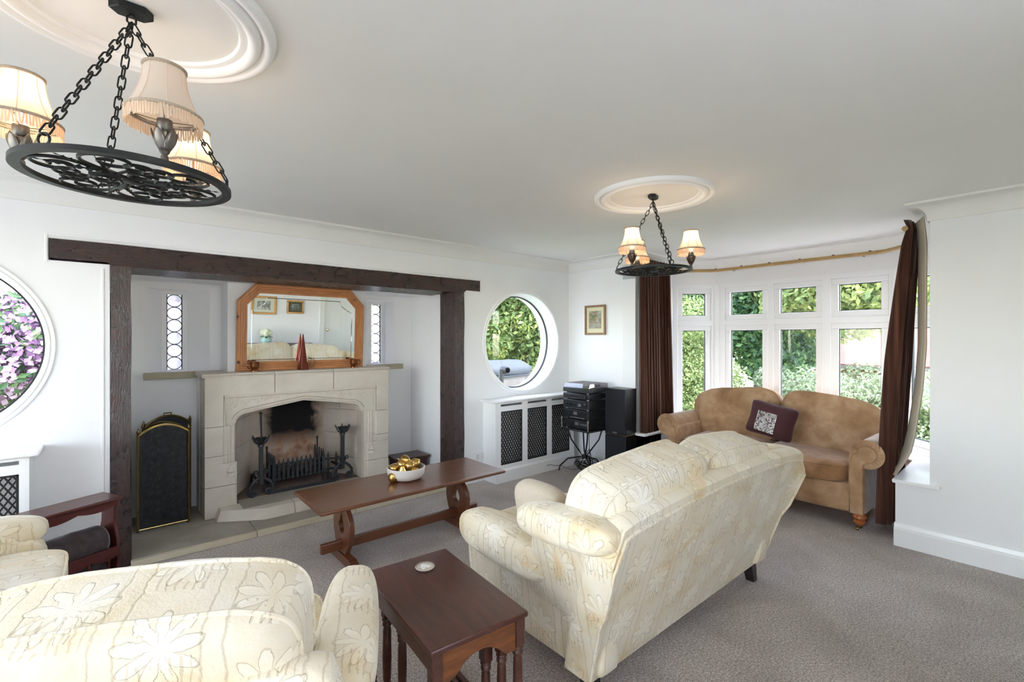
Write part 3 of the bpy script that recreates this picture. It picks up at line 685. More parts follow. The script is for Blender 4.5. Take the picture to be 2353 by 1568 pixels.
tag(rough_beam(-.285, 2.972, 4.0, 4.45, 1.977, 2.116, 'x', 3.3, .006, 110, lint).build('timber_lintel', 'timber_h', loc=(1.34, 4.2, 1.977), smooth=35), 'long dark hewn oak lintel across the fireplace alcove', 'beam')
tag(rough_beam(-.002, .102, 4.0, 4.29, 0, 1.985, 'z', 9.1, .007, 70).build('timber_post', 'timber_v', loc=(.05, 4.15, 0), smooth=35), 'dark hewn oak post beside the magazine rack and brass fire screen', 'beam')
tag(rough_beam(2.657, 2.769, 4.0, 4.285, 0, 1.985, 'z', 21.7, .006, 70).build('timber_post', 'timber_v', loc=(2.71, 4.15, 0), smooth=35), 'dark hewn oak post between the fireplace alcove and double wall socket', 'beam')
# faint plaster fillet framing the timber
m = MB()
for a, b in (((-.30, 2.146), (2.995, 2.146)), ((-.30, 1.975), (-.30, 2.146)), ((-.04, .17), (-.04, 1.955))):
    d = Vector((b[0] - a[0], 0, b[1] - a[1])); c = Vector(((a[0] + b[0]) / 2, YW - .001, (a[1] + b[1]) / 2)); L = d.length / 2; d.normalize()
    m.obox(c, d * L, Vector((0, .004, 0)), Vector((d.z, 0, -d.x)) * .007)
struct(m.build('trim_7', 'plaster', bevel=.002))
# ---------------------------------------------------------------- hearth
H0 = .042
hearth = thing('hearth', 'low sandstone hearth of flat slabs filling the fireplace alcove', 'hearth', (1.375, 4.4, 0))
MB().box(.10, 2.655, 3.965, 4.93, 0, .034).build('mortar_bed', 'grout', hearth, smooth=0)
def slab(x0, x1, y0, y1, nm='slab', mt='slab', g=.0022, z=H0):
    MB().box(x0 + g, x1 - g, y0 + g, y1 - g, .002, z).build(nm, mt, hearth, bevel=.003, smooth=30)
for a, b in zip((.10, .842, 1.60, 2.2), (.842, 1.60, 2.2, 2.655)): slab(a, b, 3.985, 4.378)
for a, b in zip((.10, .842, 1.60, 2.2), (.842, 1.60, 2.2, 2.655)): slab(a, b, 3.945, 3.985, 'edging_stone', 'slab_edge', .0012, H0 + .0005)
for a, b in zip((.10, .395, .69, 1.4, 2.05, 2.35), (.395, .69, 1.4, 2.05, 2.35, 2.655)): slab(a, b, 4.378, 4.925)
# ---------------------------------------------------------------- stone fireplace
FX, FY = 1.365, 4.47
fire = thing('fireplace', 'carved pale stone fireplace with four-centred arch and deep mantel', 'fireplace', (FX, 4.6, H0))
XL, XR, OL, OR, AX = .573, 2.157, .791, 1.887, 1.339
MB().box(XL + .006, OL - .02, FY + .02, 4.745, H0, 1.18).build('mortar', 'grout', fire, smooth=0)
MB().box(OR + .02, XR - .006, FY + .02, 4.745, H0, 1.18).build('mortar', 'grout', fire, smooth=0)
def jblock(side, z0, z1, moulded):
    g = .0018; m = MB()
    mir = (lambda x: x) if side < 0 else (lambda x: XL + XR - x)
    def pr(poly, a, b): m.prism([(mir(x), y) for x, y in poly], a, b)
    inner = OL + .012
    plain = [(XL, FY), (inner - .016, FY), (inner, FY + .016), (inner, 4.745), (XL, 4.745)]
    mould = [(XL, FY), (.700, FY), (.706, FY + .016), (.735, FY + .019), (.742, FY + .010), (.752, FY + .008), (.760, FY + .022), (.772, FY + .014), (.782, FY + .018), (OL, FY + .034), (OL, 4.745), (XL, 4.745)]
    zs = .478
    if not moulded: pr(plain, z0 + g, z1 - g)
    elif z0 < zs < z1: pr(plain, z0 + g, zs); pr(mould, zs, z1 - g)
    else: pr(mould, z0 + g, z1 - g)
    m.build('stone_block', 'stone', fire, bevel=.002, smooth=30)
for sd_ in (-1, 1):
    for a, b, mo in ((H0, .294, 0), (.294, .543, 1), (.543, .783, 1)): jblock(sd_, a, b, mo)
    # small carved pedestal stop under the moulding
    mx = .755 if sd_ < 0 else XL + XR - .755
    MB().lathe([(0, .478), (.016, .474), (.018, .462), (.012, .452), (.028, .425), (.034, .405), (.026, .392), (.036, .380), (.036, .366), (0, .36)], 12, (mx, FY + .012, 0)).build('pedestal_stop', 'stone', fire)
hb = [[(XL, .7845), (.703, .7845), (.703, 1.034), (1.0895, 1.034), (1.0895, 1.187), (XL, 1.187)], [(1.0935, 1.034), (1.600, 1.034), (1.600, 1.187), (1.0935, 1.187)],
      [(XR, .7845), (XR - .13, .7845), (XR - .13, 1.034), (1.604, 1.034), (1.604, 1.187), (XR, 1.187)]]
for p in hb: MB().prism(p, FY, 4.745, 'y').build('stone_block', 'stone', fire, bevel=.002, smooth=30)
lt, rt = .712, XR - .139
MB().tube([(lt, FY + .010, .785), (lt, FY + .010, 1.024), (rt, FY + .010, 1.024), (rt, FY + .010, .785)], .012, 10).build('label_moulding', 'stone', fire, smooth=35)
half = [(OL, .10), (OL, .735), (.794, .785), (.806, .825), (.826, .852), (.852, .867), (1.004, .893), (1.17, .918), (AX, .943)]
arch = half + [(2 * AX - x, z) for x, z in half[-2::-1]]
def offs(path, d):
    out = []
    for i, p in enumerate(path):
        a = path[max(0, i - 1)]; b = path[min(len(path) - 1, i + 1)]; t = Vector((b[0] - a[0], b[1] - a[1])).normalized(); out.append((p[0] - t.y * d, p[1] + t.x * d))
    return out
a0 = [p for p in arch if p[1] > .7]; a0 = [(OL, .785)] + [p for p in a0 if p[1] > .785] + [(2 * AX - OL, .785)]
aout = offs(a0, .055); aout[0] = (aout[0][0], .785); aout[-1] = (aout[-1][0], .785)
MB().prism([(lt, .785), (lt, 1.03), (rt, 1.03), (rt, .785)] + [(min(x, rt - .001), z) for x, z in aout[::-1]], FY + .021, 4.745, 'y').build('spandrel', 'stone', fire, smooth=0)
MB().prism(a0 + aout[::-1], FY + .036, 4.745, 'y').build('arch_ring', 'stone', fire, smooth=0)
for d, r, yy in ((.047, .011, .030), (.024, .012, .036), (.006, .008, .040)):
    MB().tube([(x, FY + yy, z) for x, z in offs(a0, d)], r, 8).build('arch_roll', 'stone', fire)
rnd = random.Random(5)
for sd_ in (-1, 1):    # low-relief leaf carving in the spandrels
    m = MB()
    for i in range(26):
        t = i / 25; x = .745 + .42 * t; zt = 1.010; zb = .905 + .075 * t
        z = zb + (zt - zb) * (.3 + .5 * rnd.random()); L = (.024 - .014 * t)
        if x > 1.14: continue
        x2 = x if sd_ < 0 else 2 * AX - x
        a = rnd.uniform(-.9, .9) + .8
        M = Matrix.Rotation(a * sd_, 3, 'Y')
        m.sq((x2, FY + .021, z), (L, .005, L * .38), 2.2, 4, M=M)
    m.build('leaf_carving', 'stone', fire)
# mantel shelf with weathered lip, three stones
pm = [(FY - .012, 1.187), (FY - .012, 1.196), (FY + .004, 1.202), (FY + .010, 1.215), (FY + .03, 1.222), (4.93, 1.222), (4.93, 1.187)]
for a, b in ((.553, 1.0895), (1.0925, 1.6005), (1.6035, 2.177)): MB().prism(pm, a, b, 'x').build('mantel_stone', 'stone', fire, bevel=.003, smooth=30)
# raised fender kerb and inner hearth
kb = [(.640, 4.36), (.835, 4.235), (.945, 4.172), (1.735, 4.172), (1.845, 4.235), (2.04, 4.36)]
kt = [(.668, 4.372), (.842, 4.262), (.95, 4.208), (1.73, 4.208), (1.838, 4.262), (2.012, 4.372)]
def kerb(i0, i1, x0=None, x1=None):
    b = kb[i0:i1 + 1]; t = kt[i0:i1 + 1]
    if x0 is not None: b = [(x0, 4.172)] + b[1:]; t = [(x0, 4.208)] + t[1:]
    if x1 is not None: b = b[:-1] + [(x1, 4.172)]; t = t[:-1] + [(x1, 4.208)]
    bb_ = b + [(b[-1][0], 4.48), (b[0][0], 4.48)]; tt = t + [(t[-1][0], 4.48), (t[0][0], 4.48)]; n = len(bb_)
    m = MB(); m.add([(x, y, H0 + .001) for x, y in bb_] + [(x, y, .125) for x, y in tt], [tuple(range(n))[::-1], tuple(range(n, 2 * n))] + [(i, (i + 1) % n, n + (i + 1) % n, n + i) for i in range(n)])
    m.build('kerb_stone', 'stone', fire, bevel=.003, smooth=30)
kerb(0, 3, None, 1.176); kerb(2, 3, 1.180, 1.60); kerb(2, 5, 1.604, None)
for a, b in ((.815, 1.1), (1.1, 1.385), (1.385, 1.65), (1.65, 1.875)):
    MB().box(a + .0015, b - .0015, 4.30, 4.56, .11, .1275).build('hearth_tile', 'slab', fire, bevel=.001, smooth=0)
MB().box(.80, 1.88, 4.56, 5.02, .10, .127).build('hearth_floor', 'ash', fire, smooth=0)
# firebox masonry: splayed cheeks in courses, sooted back
bx0, bx1, by = 1.0, 1.675, 4.985
cz = [.127, .302, .545, .785, 1.15]
for sd_ in (-1, 1):
    A = Vector((OL if sd_ < 0 else OR, 4.62)); B = Vector((bx0 if sd_ < 0 else bx1, by))
    for i in range(4):
        nspl = 1 if i % 2 == 0 else 2
        for k in range(nspl):
            p, q = A.lerp(B, k / nspl), A.lerp(B, (k + 1) / nspl); d = (q - p).normalized(); n = Vector((d.y, -d.x)) * (1 if sd_ > 0 else -1)
            p = p + d * .0015; q = q - d * .0015
            MB().prism([tuple(p), tuple(q), tuple(q + n * .05), tuple(p + n * .05)], cz[i] + .0015, cz[i + 1] - .0015).build('cheek_block', 'firebox', fire, bevel=.002, smooth=0)
    x = OL if sd_ < 0 else OR
    MB().prism([(x, FY + .03), (x, 4.625), (x - sd_ * -.02 if sd_ < 0 else x + .02, 4.625), (x - .02 if sd_ < 0 else x + .02, FY + .03)], .127, .8).build('reveal', 'firebox', fire, smooth=0)
MB().box(bx0 - .03, bx1 + .03, by, by + .05, .12, 1.16).build('fireback', 'firebox_soot', fire, smooth=0)
m = MB(); m.box(.78, 1.97, 4.75, 5.06, 1.13, 1.18); m.box(.78, 1.97, 5.04, 5.08, .1, 1.18); m.box(.775, .79, 4.75, 5.06, .1, 1.18); m.box(1.955, 1.97, 4.75, 5.06, .1, 1.18)
m.build('blackout_box', 'gasket', fire, smooth=0)  # closed black box added to keep the top of the firebox dark
for nm, a, b in (('left of the mirror below the pink slit window', .203, .556), ('right of the mirror below the clear slit window', 2.174, 2.535)):
    o = MB().box(a, b, 4.875, 5.05, 1.166, 1.2215).build('stone_ledge', 'ledge_stone', loc=((a + b) / 2, 4.95, 1.166), bevel=.004, smooth=30)
    tag(o, 'narrow sandstone ledge ' + nm, 'ledge')
# ---------------------------------------------------------------- fire irons
def spiral(c, r0, r1, a0, a1, n, plane='xz', y=0):
    out = []
    for i in range(n + 1):
        t = i / n; a = a0 + (a1 - a0) * t; r = r0 + (r1 - r0) * t
        out.append((c[0] + r * cos(a), y, c[1] + r * sin(a)))
    return out
def andiron(loc, label):
    root = thing('andiron', label, 'andiron', loc, 0, 'wrought iron fire dogs in the hearth')
    m = MB(); m.prism([(-.016, -.016), (.016, -.016), (.016, .016), (-.016, .016)], .10, .44); m.build('shaft', 'andiron_iron', root, wc=False, bevel=.004)
    for s in (-1, 1):
        pa = [(0, 0, .155), (s * .03, 0, .150), (s * .062, 0, .125), (s * .092, 0, .085)]
        pa += [(s * (.064 + .034 * cos(a) * (1 - .55 * t)), 0, .036 + .034 * sin(a) * (1 - .55 * t)) for t, a in ((k / 20, .7 - k / 20 * 7.6) for k in range(21))]
        MB().tube(pa, [.013] * 4 + [.013 - .005 * k / 20 for k in range(21)], 8, flat=1.0).build('scroll_foot', 'andiron_iron', root, wc=False)
        pb = [(s * .010, 0, .10), (s * .016, 0, .150), (s * .024, 0, .190)] + [(s * (.042 + .017 * cos(a) * (1 - .5 * t)), 0, .205 + .017 * sin(a) * (1 - .5 * t)) for t, a in ((k / 14, 3.0 - k / 14 * 5.6) for k in range(15))]
        MB().tube(pb, [.007] * 3 + [.007 - .003 * k / 14 for k in range(15)], 8).build('scroll', 'andiron_iron', root, wc=False)
        MB().lathe([(0, -.008), (.011, -.006), (.011, .006), (0, .008)], 10, (s * .066, 0, .036), 'y').build('scroll_eye', 'andiron_iron', root, wc=False)
    MB().lathe([(.016, .425), (.026, .432), (.024, .45), (.017, .458)], 12).build('collar', 'andiron_iron', root, wc=False)
    c = MB(); c.lathe([(.018, .452), (.022, .470), (.040, .492), (.050, .510), (.046, .510), (.036, .494), (0, .478)], 20); c.build('cup', 'andiron_iron', root, wc=False)
    for k in range(6):
        a = k * pi / 3 + .26; ca, sa = cos(a), sin(a)
        pr = [(.022, .455), (.050, .475), (.066, .505), (.070, .520), (.076, .524), (.080, .516)]
        MB().tube([(r * ca, r * sa, z) for r, z in pr], [.006, .006, .006, .005, .006, .004], 6).build('cup_arm', 'andiron_iron', root, wc=False)
    MB().tube([(0, .016, .12), (0, .10, .11), (0, .20, .11), (0, .36, .11), (0, .375, .06), (0, .38, .001)], .011, 6).build('log_bar', 'andiron_iron', root, wc=False)
    return root
andiron((1.0, 4.555, .127), 'black iron fire dog holding a poker beside the grate')
andiron((1.735, 4.60, .127), 'black iron fire dog with empty cup behind the coffee table')
o = MB().tube([(0, 0, 0), (.002, 0, .02), (-.004, .004, .40), (-.010, .01, .668)], [.004, .006, .007, .009], 8).build('poker', 'rubber'); o.location = (1.008, 4.545, .172)
k = MB().sq((-.010, .01, .680), (.015, .015, .012), 2.4, 6).build('knob', 'rubber', o, wc=False); tag(o, 'long black poker standing upright in the fire dog', 'poker')
o = MB().box(1.085, 1.655, 4.545, 4.575, .127, .150).build('fender_bar', 'andiron_iron', loc=(1.37, 4.56, .127), bevel=.004)
MB().tube([(1.05, 4.56, .142), (1.075, 4.56, .15), (1.10, 4.56, .142)], .008, 6).build('end_scroll', 'andiron_iron', o)
tag(o, 'low iron fender bar lying across the hearth', 'fender')
gr = thing('fire_grate', 'black cast iron grate basket with spiked front bars', 'grate', (1.35, 4.78, .127))
gx0, gx1, gy0, gy1 = 1.135, 1.575, 4.68, 4.92
for z in (.215, .300, .345): MB().box(gx0, gx1, gy0 - .006, gy0 + .006, z - .008, z + .008).build('rail', 'andiron_iron', gr, bevel=.002)
for i in range(12):
    x = gx0 + (gx1 - gx0) * i / 11; w = .013 if i not in (0, 11) else .018
    MB().prism([(x - w, .20), (x + w, .20), (x + w * .8, .36), (x, .40 if i not in (0, 11) else .44), (x - w * .8, .36)], gy0 - .012, gy0 + .004, 'y').build('front_bar', 'andiron_iron', gr, bevel=.002)
for x in (gx0, gx1):
    for z in (.22, .32): MB().box(x - .006, x + .006, gy0, gy1, z - .007, z + .007).build('side_rail', 'andiron_iron', gr)
    for yy in np.linspace(gy0 + .05, gy1, 4): MB().prism([(yy - .008, .2), (yy + .008, .2), (yy + .006, .39), (yy, .43), (yy - .006, .39)], x - .006, x + .006, 'x').build('side_bar', 'andiron_iron', gr)
    for yy in (gy0, gy1): MB().box(x - .009, x + .009, yy - .009, yy + .009, .127, .23).build('leg', 'andiron_iron', gr)
for x, z in ((gx0 - .012, .46), (gx1 + .012, .50)): MB().lathe([(.007, .20), (.007, z), (.013, z + .01), (.009, z + .02), (0, z + .028)], 10, (x, gy1 - .03, 0)).build('finial', 'andiron_iron', gr)
for i in range(7):
    yy = gy0 + (gy1 - gy0) * (i + .5) / 7; MB().box(gx0, gx1, yy - .008, yy + .008, .198, .212).build('floor_bar', 'andiron_iron', gr)
m = MB(); rnd = random.Random(4)
for i in range(46):
    m.sq((rnd.uniform(gx0 + .03, gx1 - .03), rnd.uniform(gy0 + .04, gy1 - .03), .225 + rnd.random() * .06), (rnd.uniform(.018, .034), rnd.uniform(.018, .03), rnd.uniform(.014, .024)), 2.6, 4, M=Matrix.Rotation(rnd.random() * 3, 3, 'Z'))
o = m.build('ember_ash', 'ash', loc=(1.35, 4.8, .22), kind='stuff'); tag(o, 'burnt coals and pale ash heaped in the grate', 'ash')
for sx, label in ((1, 'curved iron side guard between the grate and right fire dog'), (-1, 'curved iron side guard between the grate and left fire dog')):
    x0, x1 = (1.60, 1.735) if sx > 0 else (1.115, 1.0)
    g = thing('grate_guard', label, 'grate guard', ((x0 + x1) / 2, 4.70, .127))
    arc = [(x0 + (x1 - x0) * t, 4.69 - .07 * t * t) for t in np.linspace(0, 1, 7)]
    for z in (.225, .325): MB().tube([(x, y, z) for x, y in arc], .008, 6).build('rail', 'andiron_iron', g)
    for i in (1, 4):
        x, y = arc[i]; MB().prism([(x - .011, .127), (x + .011, .127), (x + .009, .36), (x, .40), (x - .009, .36)], y - .012, y - .002, 'y').build('upright', 'andiron_iron', g, bevel=.002)
# ---------------------------------------------------------------- brass fire screen
scr = thing('fire_screen', 'arched brass folding fire screen with black wire mesh panels', 'fire screen', (.33, 4.6, H0))
def screen_panel(p, q, h, rise, bright):
    p, q = Vector((*p, 0)), Vector((*q, 0)); d = q - p; L = d.length; z0 = H0 + .018
    P = lambda s, z: (p.x + d.x * s, p.y + d.y * s, z)
    arcs = [(s, h + rise * (1 - (2 * s - 1) ** 2)) for s in np.linspace(0, 1, 17)]
    sheet = MB(); n = len(arcs); sheet.add([P(s, z0) for s, z in arcs] + [P(s, z) for s, z in arcs], [(i, i + 1, n + i + 1, n + i) for i in range(n - 1)])
    pan = sheet.build('mesh_panel', 'wire_cloth', scr, smooth=0)
    for s in (0, 1):
        MB().tube([P(s, H0), P(s, h + .004)], .0085, 8).build('upright', 'brass_dark', pan)
        c = P(s, h); MB().lathe([(.009, 0), (.011, .008), (.006, .014), (.010, .022), (.012, .032), (.005, .046), (.004, .056), (0, .06)], 10, c).build('finial', 'brass_dark', pan)
    MB().tube([P(0, z0), P(1, z0)], .0065, 8).build('bottom_rail', 'brass_bright' if bright else 'brass_dark', pan)
    MB().tube([P(s, z) for s, z in arcs], .0095, 8).build('arch_rail', 'brass_bright' if bright else 'brass_dark', pan)
    return P
screen_panel((.156, 4.51), (.471, 4.522), .768, .07, True)
screen_panel((.468, 4.528), (.196, 4.775), .768, .07, False)
P = screen_panel((.200, 4.782), (.517, 4.868), .785, .08, False)
a, b = P(.42, .868), P(.58, .868); MB().tube([a, (a[0], a[1], a[2] + .02), (b[0], b[1], b[2] + .02), b], .005, 6).build('carry_handle', 'brass_dark', scr)
# log box in the alcove corner
lb = thing('log_box', 'dark stained wooden log box behind the coffee table bowl', 'box', (2.43, 4.57, H0))
MB().box(2.275, 2.60, 4.455, 4.69, H0, .232).build('body', 'dark_box', lb, bevel=.003)
MB().box(2.25, 2.625, 4.43, 4.71, .232, .256).build('lid', 'dark_box', lb, bevel=.006)
MB().box(2.265, 2.61, 4.445, 4.70, .218, .232).build('rail', 'dark_box', lb, bevel=.004)
# ---------------------------------------------------------------- mirror, leaning forward
TH = radians(3.8)
mir = thing('wall_mirror', 'pine framed mirror with clipped top corners standing on the mantel', 'mirror', (1.371, 4.600, 1.222))
mir.rotation_euler = (TH, 0, 0)
W2, HH, CL = .558, .765, .148
outl = [(-W2, 0), (W2, 0), (W2, HH - CL - .005), (W2 - CL + .005, HH), (-W2 + CL - .005, HH), (-W2, HH - CL - .005)]
def inset(poly, d):
    n = len(poly); out = []
    for i in range(n):
        a, b, c = Vector(poly[i - 1]), Vector(poly[i]), Vector(poly[(i + 1) % n]); d1 = (b - a).normalized(); d2 = (c - b).normalized()
        n1 = Vector((-d1.y, d1.x)); n2 = Vector((-d2.y, d2.x)); k = (n1 + n2) / (1 + n1.dot(n2)); out.append((b.x + k.x * d, b.y + k.y * d))
    return out
fp = [(0, .0), (0, -.022), (.010, -.030), (.026, -.030), (.030, -.024), (.034, -.026), (.044, -.026), (.047, -.018), (.052, -.020), (.060, -.020), (.064, -.010), (.082, -.010), (.084, 0)]
rings = [inset(outl, d) for d, _ in fp]
for i in range(6):
    j = (i + 1) % 6; m = MB(); vs = []
    for k, (d, y) in enumerate(fp): vs += [(rings[k][i][0], y, rings[k][i][1]), (rings[k][j][0], y, rings[k][j][1])]
    m.add(vs, [(2 * k, 2 * k + 2, 2 * k + 3, 2 * k + 1) for k in range(len(fp) - 1)] + [tuple(range(0, 2 * len(fp), 2))[::-1], tuple(range(1, 2 * len(fp), 2))])
    m.build('frame_rail', 'pine' if i in (0, 3) else 'pine_v', mir, wc=False, smooth=20)
gl_o = inset(outl, .080); gl_i = [(-.445, .095), (.445, .095), (.445, .535), (.395, .560), (.34, .60), (.325, .648), (-.325, .648), (-.34, .60), (-.395, .560), (-.445, .535)]
g = MB(); g.prism(gl_o, -.004, -.0005, 'y'); gobj = g.build('glass', 'mirror', mir, wc=False, smooth=0)
g = MB(); n = len(gl_i); ins = inset(gl_i, .006)
g.add([(x, -.0042, z) for x, z in gl_i] + [(x, -.0056, z) for x, z in ins], [(i, (i + 1) % n, n + (i + 1) % n, n + i)[::-1] for i in range(n)])
g.build('bevel_line', 'mirror', gobj, wc=False, smooth=0)
MB().prism(outl, 0, .006, 'y').build('back_board', 'pine', mir, wc=False, smooth=0)
# copper ware on the mantel
ale = thing('copper_ale_warmer', 'tall pointed copper cone with a wire loop handle before the mirror', 'copperware', (1.345, 4.535, 1.222))
MB().lathe([(0, 0), (.048, 0), (.050, .004), (.047, .012), (.010, .285), (.006, .310), (.003, .325), (0, .330)], 28).build('cone', 'copper', ale, wc=False)
MB().tube([(.040 + .012, 0, .05)] + [(.055 + .055 * sin(a) , .012, .062 - .045 * cos(a)) for a in np.linspace(.3, 2.9, 14)] + [(.040, 0, .095)], .0022, 6).build('handle', 'black_iron', ale, wc=False)
def mug(loc, rz, label):
    r = thing('copper_mug', label, 'mug', loc, rz, 'copper mugs on the mantel')
    MB().lathe([(0, .006), (.028, 0), (.034, 0), (.034, .008), (.024, .014), (.030, .026), (.036, .046), (.034, .068), (.038, .082), (.034, .082), (.031, .066), (.030, .03), (0, .018)], 24).build('body', 'copper_mug', r, wc=False)
    MB().tube([(.034, 0, .070), (.052, 0, .076), (.064, 0, .060), (.060, 0, .038), (.048, 0, .026), (.036, 0, .030)], .0042, 8).build('handle', 'copper_mug', r, wc=False)
mug((.945, 4.535, 1.222), 3.4, 'small copper mug on the mantel near the pink slit window')
mug((1.822, 4.535, 1.222), -.1, 'small copper mug on the mantel near the clear slit window')
# ---------------------------------------------------------------- chandeliers
RH = .235
def link_mesh():
    L, w, r = .011, .0085, .0023
    pts = [(w * cos(a), 0, L + w * sin(a)) for a in np.linspace(0, pi, 7)] + [(w * cos(a), 0, -L + w * sin(a)) for a in np.linspace(pi, 2 * pi, 7)]
    o = MB().tube(pts, r, 6, True).build('chain_link', 'black_iron'); me = o.data; bpy.data.objects.remove(o); return me
LINK = link_mesh()
def twisted(p, q, r0, turns):
    """tapering barley-twist leaf"""
    p, q = Vector(p), Vector(q); n = 40; m = MB(); d = (q - p).normalized(); sdv = d.cross(Vector((0, 0, 1))).normalized(); vs = []
    for i in range(n + 1):
        t = i / n; c = p.lerp(q, t); w = r0 * (1 - t) ** .6 * (.55 + .45 * abs(sin(t * turns * pi))); a = t * turns * pi
        u = sdv * cos(a) + Vector((0, 0, 1)) * sin(a); v = -sdv * sin(a) + Vector((0, 0, 1)) * cos(a)
        vs += [c + u * w, c + v * w * .45, c - u * w, c - v * w * .45]
    fs = [(i * 4 + k, i * 4 + (k + 1) % 4, (i + 1) * 4 + (k + 1) % 4, (i + 1) * 4 + k) for i in range(n) for k in range(4)]
    return m.add(vs, fs)
def curl(p0, d0, L, r_end, sgn, straight=.35, n=34, turn=1.45):
    """flat bar that runs straight and then rolls into a spiral; plan curve"""
    pts = [Vector((p0[0], p0[1], 0))]; ang = d0; ds = L / n
    for i in range(n):
        t = i / n; k = 0 if t < straight else ((t - straight) / (1 - straight)) ** 1.3 * (1 / r_end)
        ang += sgn * k * ds * turn; pts.append(pts[-1] + Vector((cos(ang), sin(ang), 0)) * ds)
    return [tuple(p) for p in pts]
def pscroll(c, r0, r1, a0, a1, s, n=44):
    out = []
    for i in range(n + 1):
        t = i / n; a = radians(a0 + (a1 - a0) * t); r = r0 + (r1 - r0) * t ** .8; out.append((c[0] + r * cos(a), c[1] + s * r * sin(a), 0))
    return out
def make_chandelier(loc, a0, label, lit, grp='wrought iron chandeliers'):
    root = thing('chandelier', label, 'chandelier', loc, a0, grp)
    zt = ZC - loc[2]                                   # ceiling height above the hoop plane
    W = dict(wc=False)
    # ceiling plate: pointed hexagon
    MB().prism([(.052, 0), (.030, .026), (-.030, .026), (-.052, 0), (-.030, -.026), (.030, -.026)], zt - .022, zt, 'z').build('ceiling_plate', 'black_iron', root, bevel=.003, **W)
    MB().tube([(0, 0, zt - .02), (.010, 0, zt - .032), (.010, 0, zt - .045), (0, 0, zt - .052), (-.010, 0, zt - .045), (-.010, 0, zt - .032)], .003, 6, True).build('hook', 'black_iron', root, **W)
    # hoop, flat iron band
    hp = MB(); hp.lathe([(RH - .013, -.006), (RH + .011, -.006), (RH + .011, .007), (RH - .013, .007), (RH - .013, -.006)], 72); hp.f = [f for f in hp.f if len(f) == 4]; hoop = hp.build('hoop', 'black_iron', root, **W)
    # scrollwork, three alike groups
    grp_parts = []
    for s in (-1, 1):
        grp_parts.append(MB().tube([(.045, s * .003, 0)] + pscroll((.140, s * .074), .070, .014, -105, 430, s), .0048, 6))
        grp_parts.append(MB().tube([(.055, s * .006, 0)] + pscroll((.088, s * .098), .046, .011, 250, -330, s), .0044, 6))
        grp_parts.append(MB().tube([(.07, s * .004, 0)] + pscroll((.036, s * .050), .040, .010, -80, -520, s), .0042, 6))
        grp_parts.append(twisted((.075, s * .006, 0), (.195, s * .085, -.004), .0085, 7))
    grp_parts.append(twisted((.08, 0, 0), (.218, 0, -.004), .0085, 7))
    grp_parts.append(MB().tube([(.03, 0, 0), (.05, 0, 0), (.095, 0, 0)], [.004, .010, .009], 8))
    names = ['scroll', 'scroll', 'scroll', 'leaf_spike', 'scroll', 'scroll', 'scroll', 'leaf_spike', 'leaf_spike', 'collar']
    for pm_, nm in zip(grp_parts, names):
        o = pm_.build(nm, 'black_iron', root, **W); o.rotation_euler = (0, 0, radians(-75) + pi / 3)
        for k in (1, 2):
            c = o.copy(); COL.objects.link(c); c.rotation_euler = (0, 0, radians(-75) + pi / 3 + k * 2 * pi / 3)
    MB().lathe([(0, -.008), (.02, -.006), (.02, .006), (0, .008)], 10).build('boss', 'black_iron', root, **W)
    # chains: loop on the hoop, links up to the hook
    for a in (105, -135, -15):
        ca, sa = cos(radians(a)), sin(radians(a)); p0 = Vector((RH * ca, RH * sa, .008)); p1 = Vector((0, 0, zt - .05))
        ey = MB().tube([(p0.x - sa * .015 * cos(b), p0.y + ca * .015 * cos(b), .020 + .015 * sin(b)) for b in np.linspace(0, 2 * pi, 17)[:-1]], .003, 6, True).build('eye_ring', 'black_iron', root, **W)
        s0 = Vector((p0.x, p0.y, .034)); d = p1 - s0; n = int(d.length / .0285); st = d / n
        q = d.normalized().to_track_quat('Z', 'Y')
        for i in range(n):
            o = bpy.data.objects.new('chain_link', LINK); COL.objects.link(o); o.parent = ey
            M = q.to_matrix().to_4x4() @ Matrix.Rotation(pi / 2 * (i % 2) + {105: .1, -135: .75, -15: .3}[a], 4, 'Z'); o.matrix_local = Matrix.Translation(s0 + st * (i + .5)) @ M
    # lamps
    for k, a in enumerate((165, -75, 45)):
        ca, sa = cos(radians(a)), sin(radians(a)); cx, cy = RH * ca, RH * sa; on = lit[k]; C3 = (cx, cy, 0)
        st = MB().lathe([(.009, .004), (.009, .018), (.006, .022), (.012, .030), (.010, .036)], 12, C3).build('lamp_stem', 'steel_grey', root, **W)
        for j in range(5):
            b = 2 * pi * j / 5 + .3
            def petal(u, v, b=b):
                t = u; r = .010 + .017 * sin(min(1, t * 1.4) * pi * .5) + .004 * max(0, t - .6) * 5 * .4; z = .030 + .058 * t; w = .0150 * sin(pi * (.16 + .835 * t)) ** .9; s = (v - .5) * 2
                bb_ = b + s * w / max(r, .012); rr = r - .004 * s * s * 0; return (cx + rr * cos(bb_), cy + rr * sin(bb_), z)
            m = MB(); m.grid(petal, 8, 5, flip=True); o = m.build('tulip_petal', 'bronze_leaf' if a0 > .1 else 'steel_grey', st, **W)
            so = o.modifiers.new('t', 'SOLIDIFY'); so.thickness = .0022
        MB().lathe([(.008, .03), (.010, .06), (.015, .066), (.015, .080), (.012, .082), (.017, .088), (.017, .112), (0, .112)], 16, C3).build('bulb_holder', 'steel_grey', st, **W)
        MB().lathe([(.010, .112), (.012, .125), (.018, .142), (.014, .165), (0, .180)], 14, C3).build('bulb', 'bulb_lit' if on else 'bulb_off', st, **W)
        if on:
            l = bpy.data.lights.new('lamp_light', 'POINT'); l.energy = 0.30; l.color = (1, .76, .50); l.shadow_soft_size = .03
            lo = bpy.data.objects.new('lamp_light', l); COL.objects.link(lo); lo.parent = root; lo.location = (cx, cy, .205)
        # eight-sided bell shade
        zb, zt2, rb, rt_ = .125, .245, .082, .045
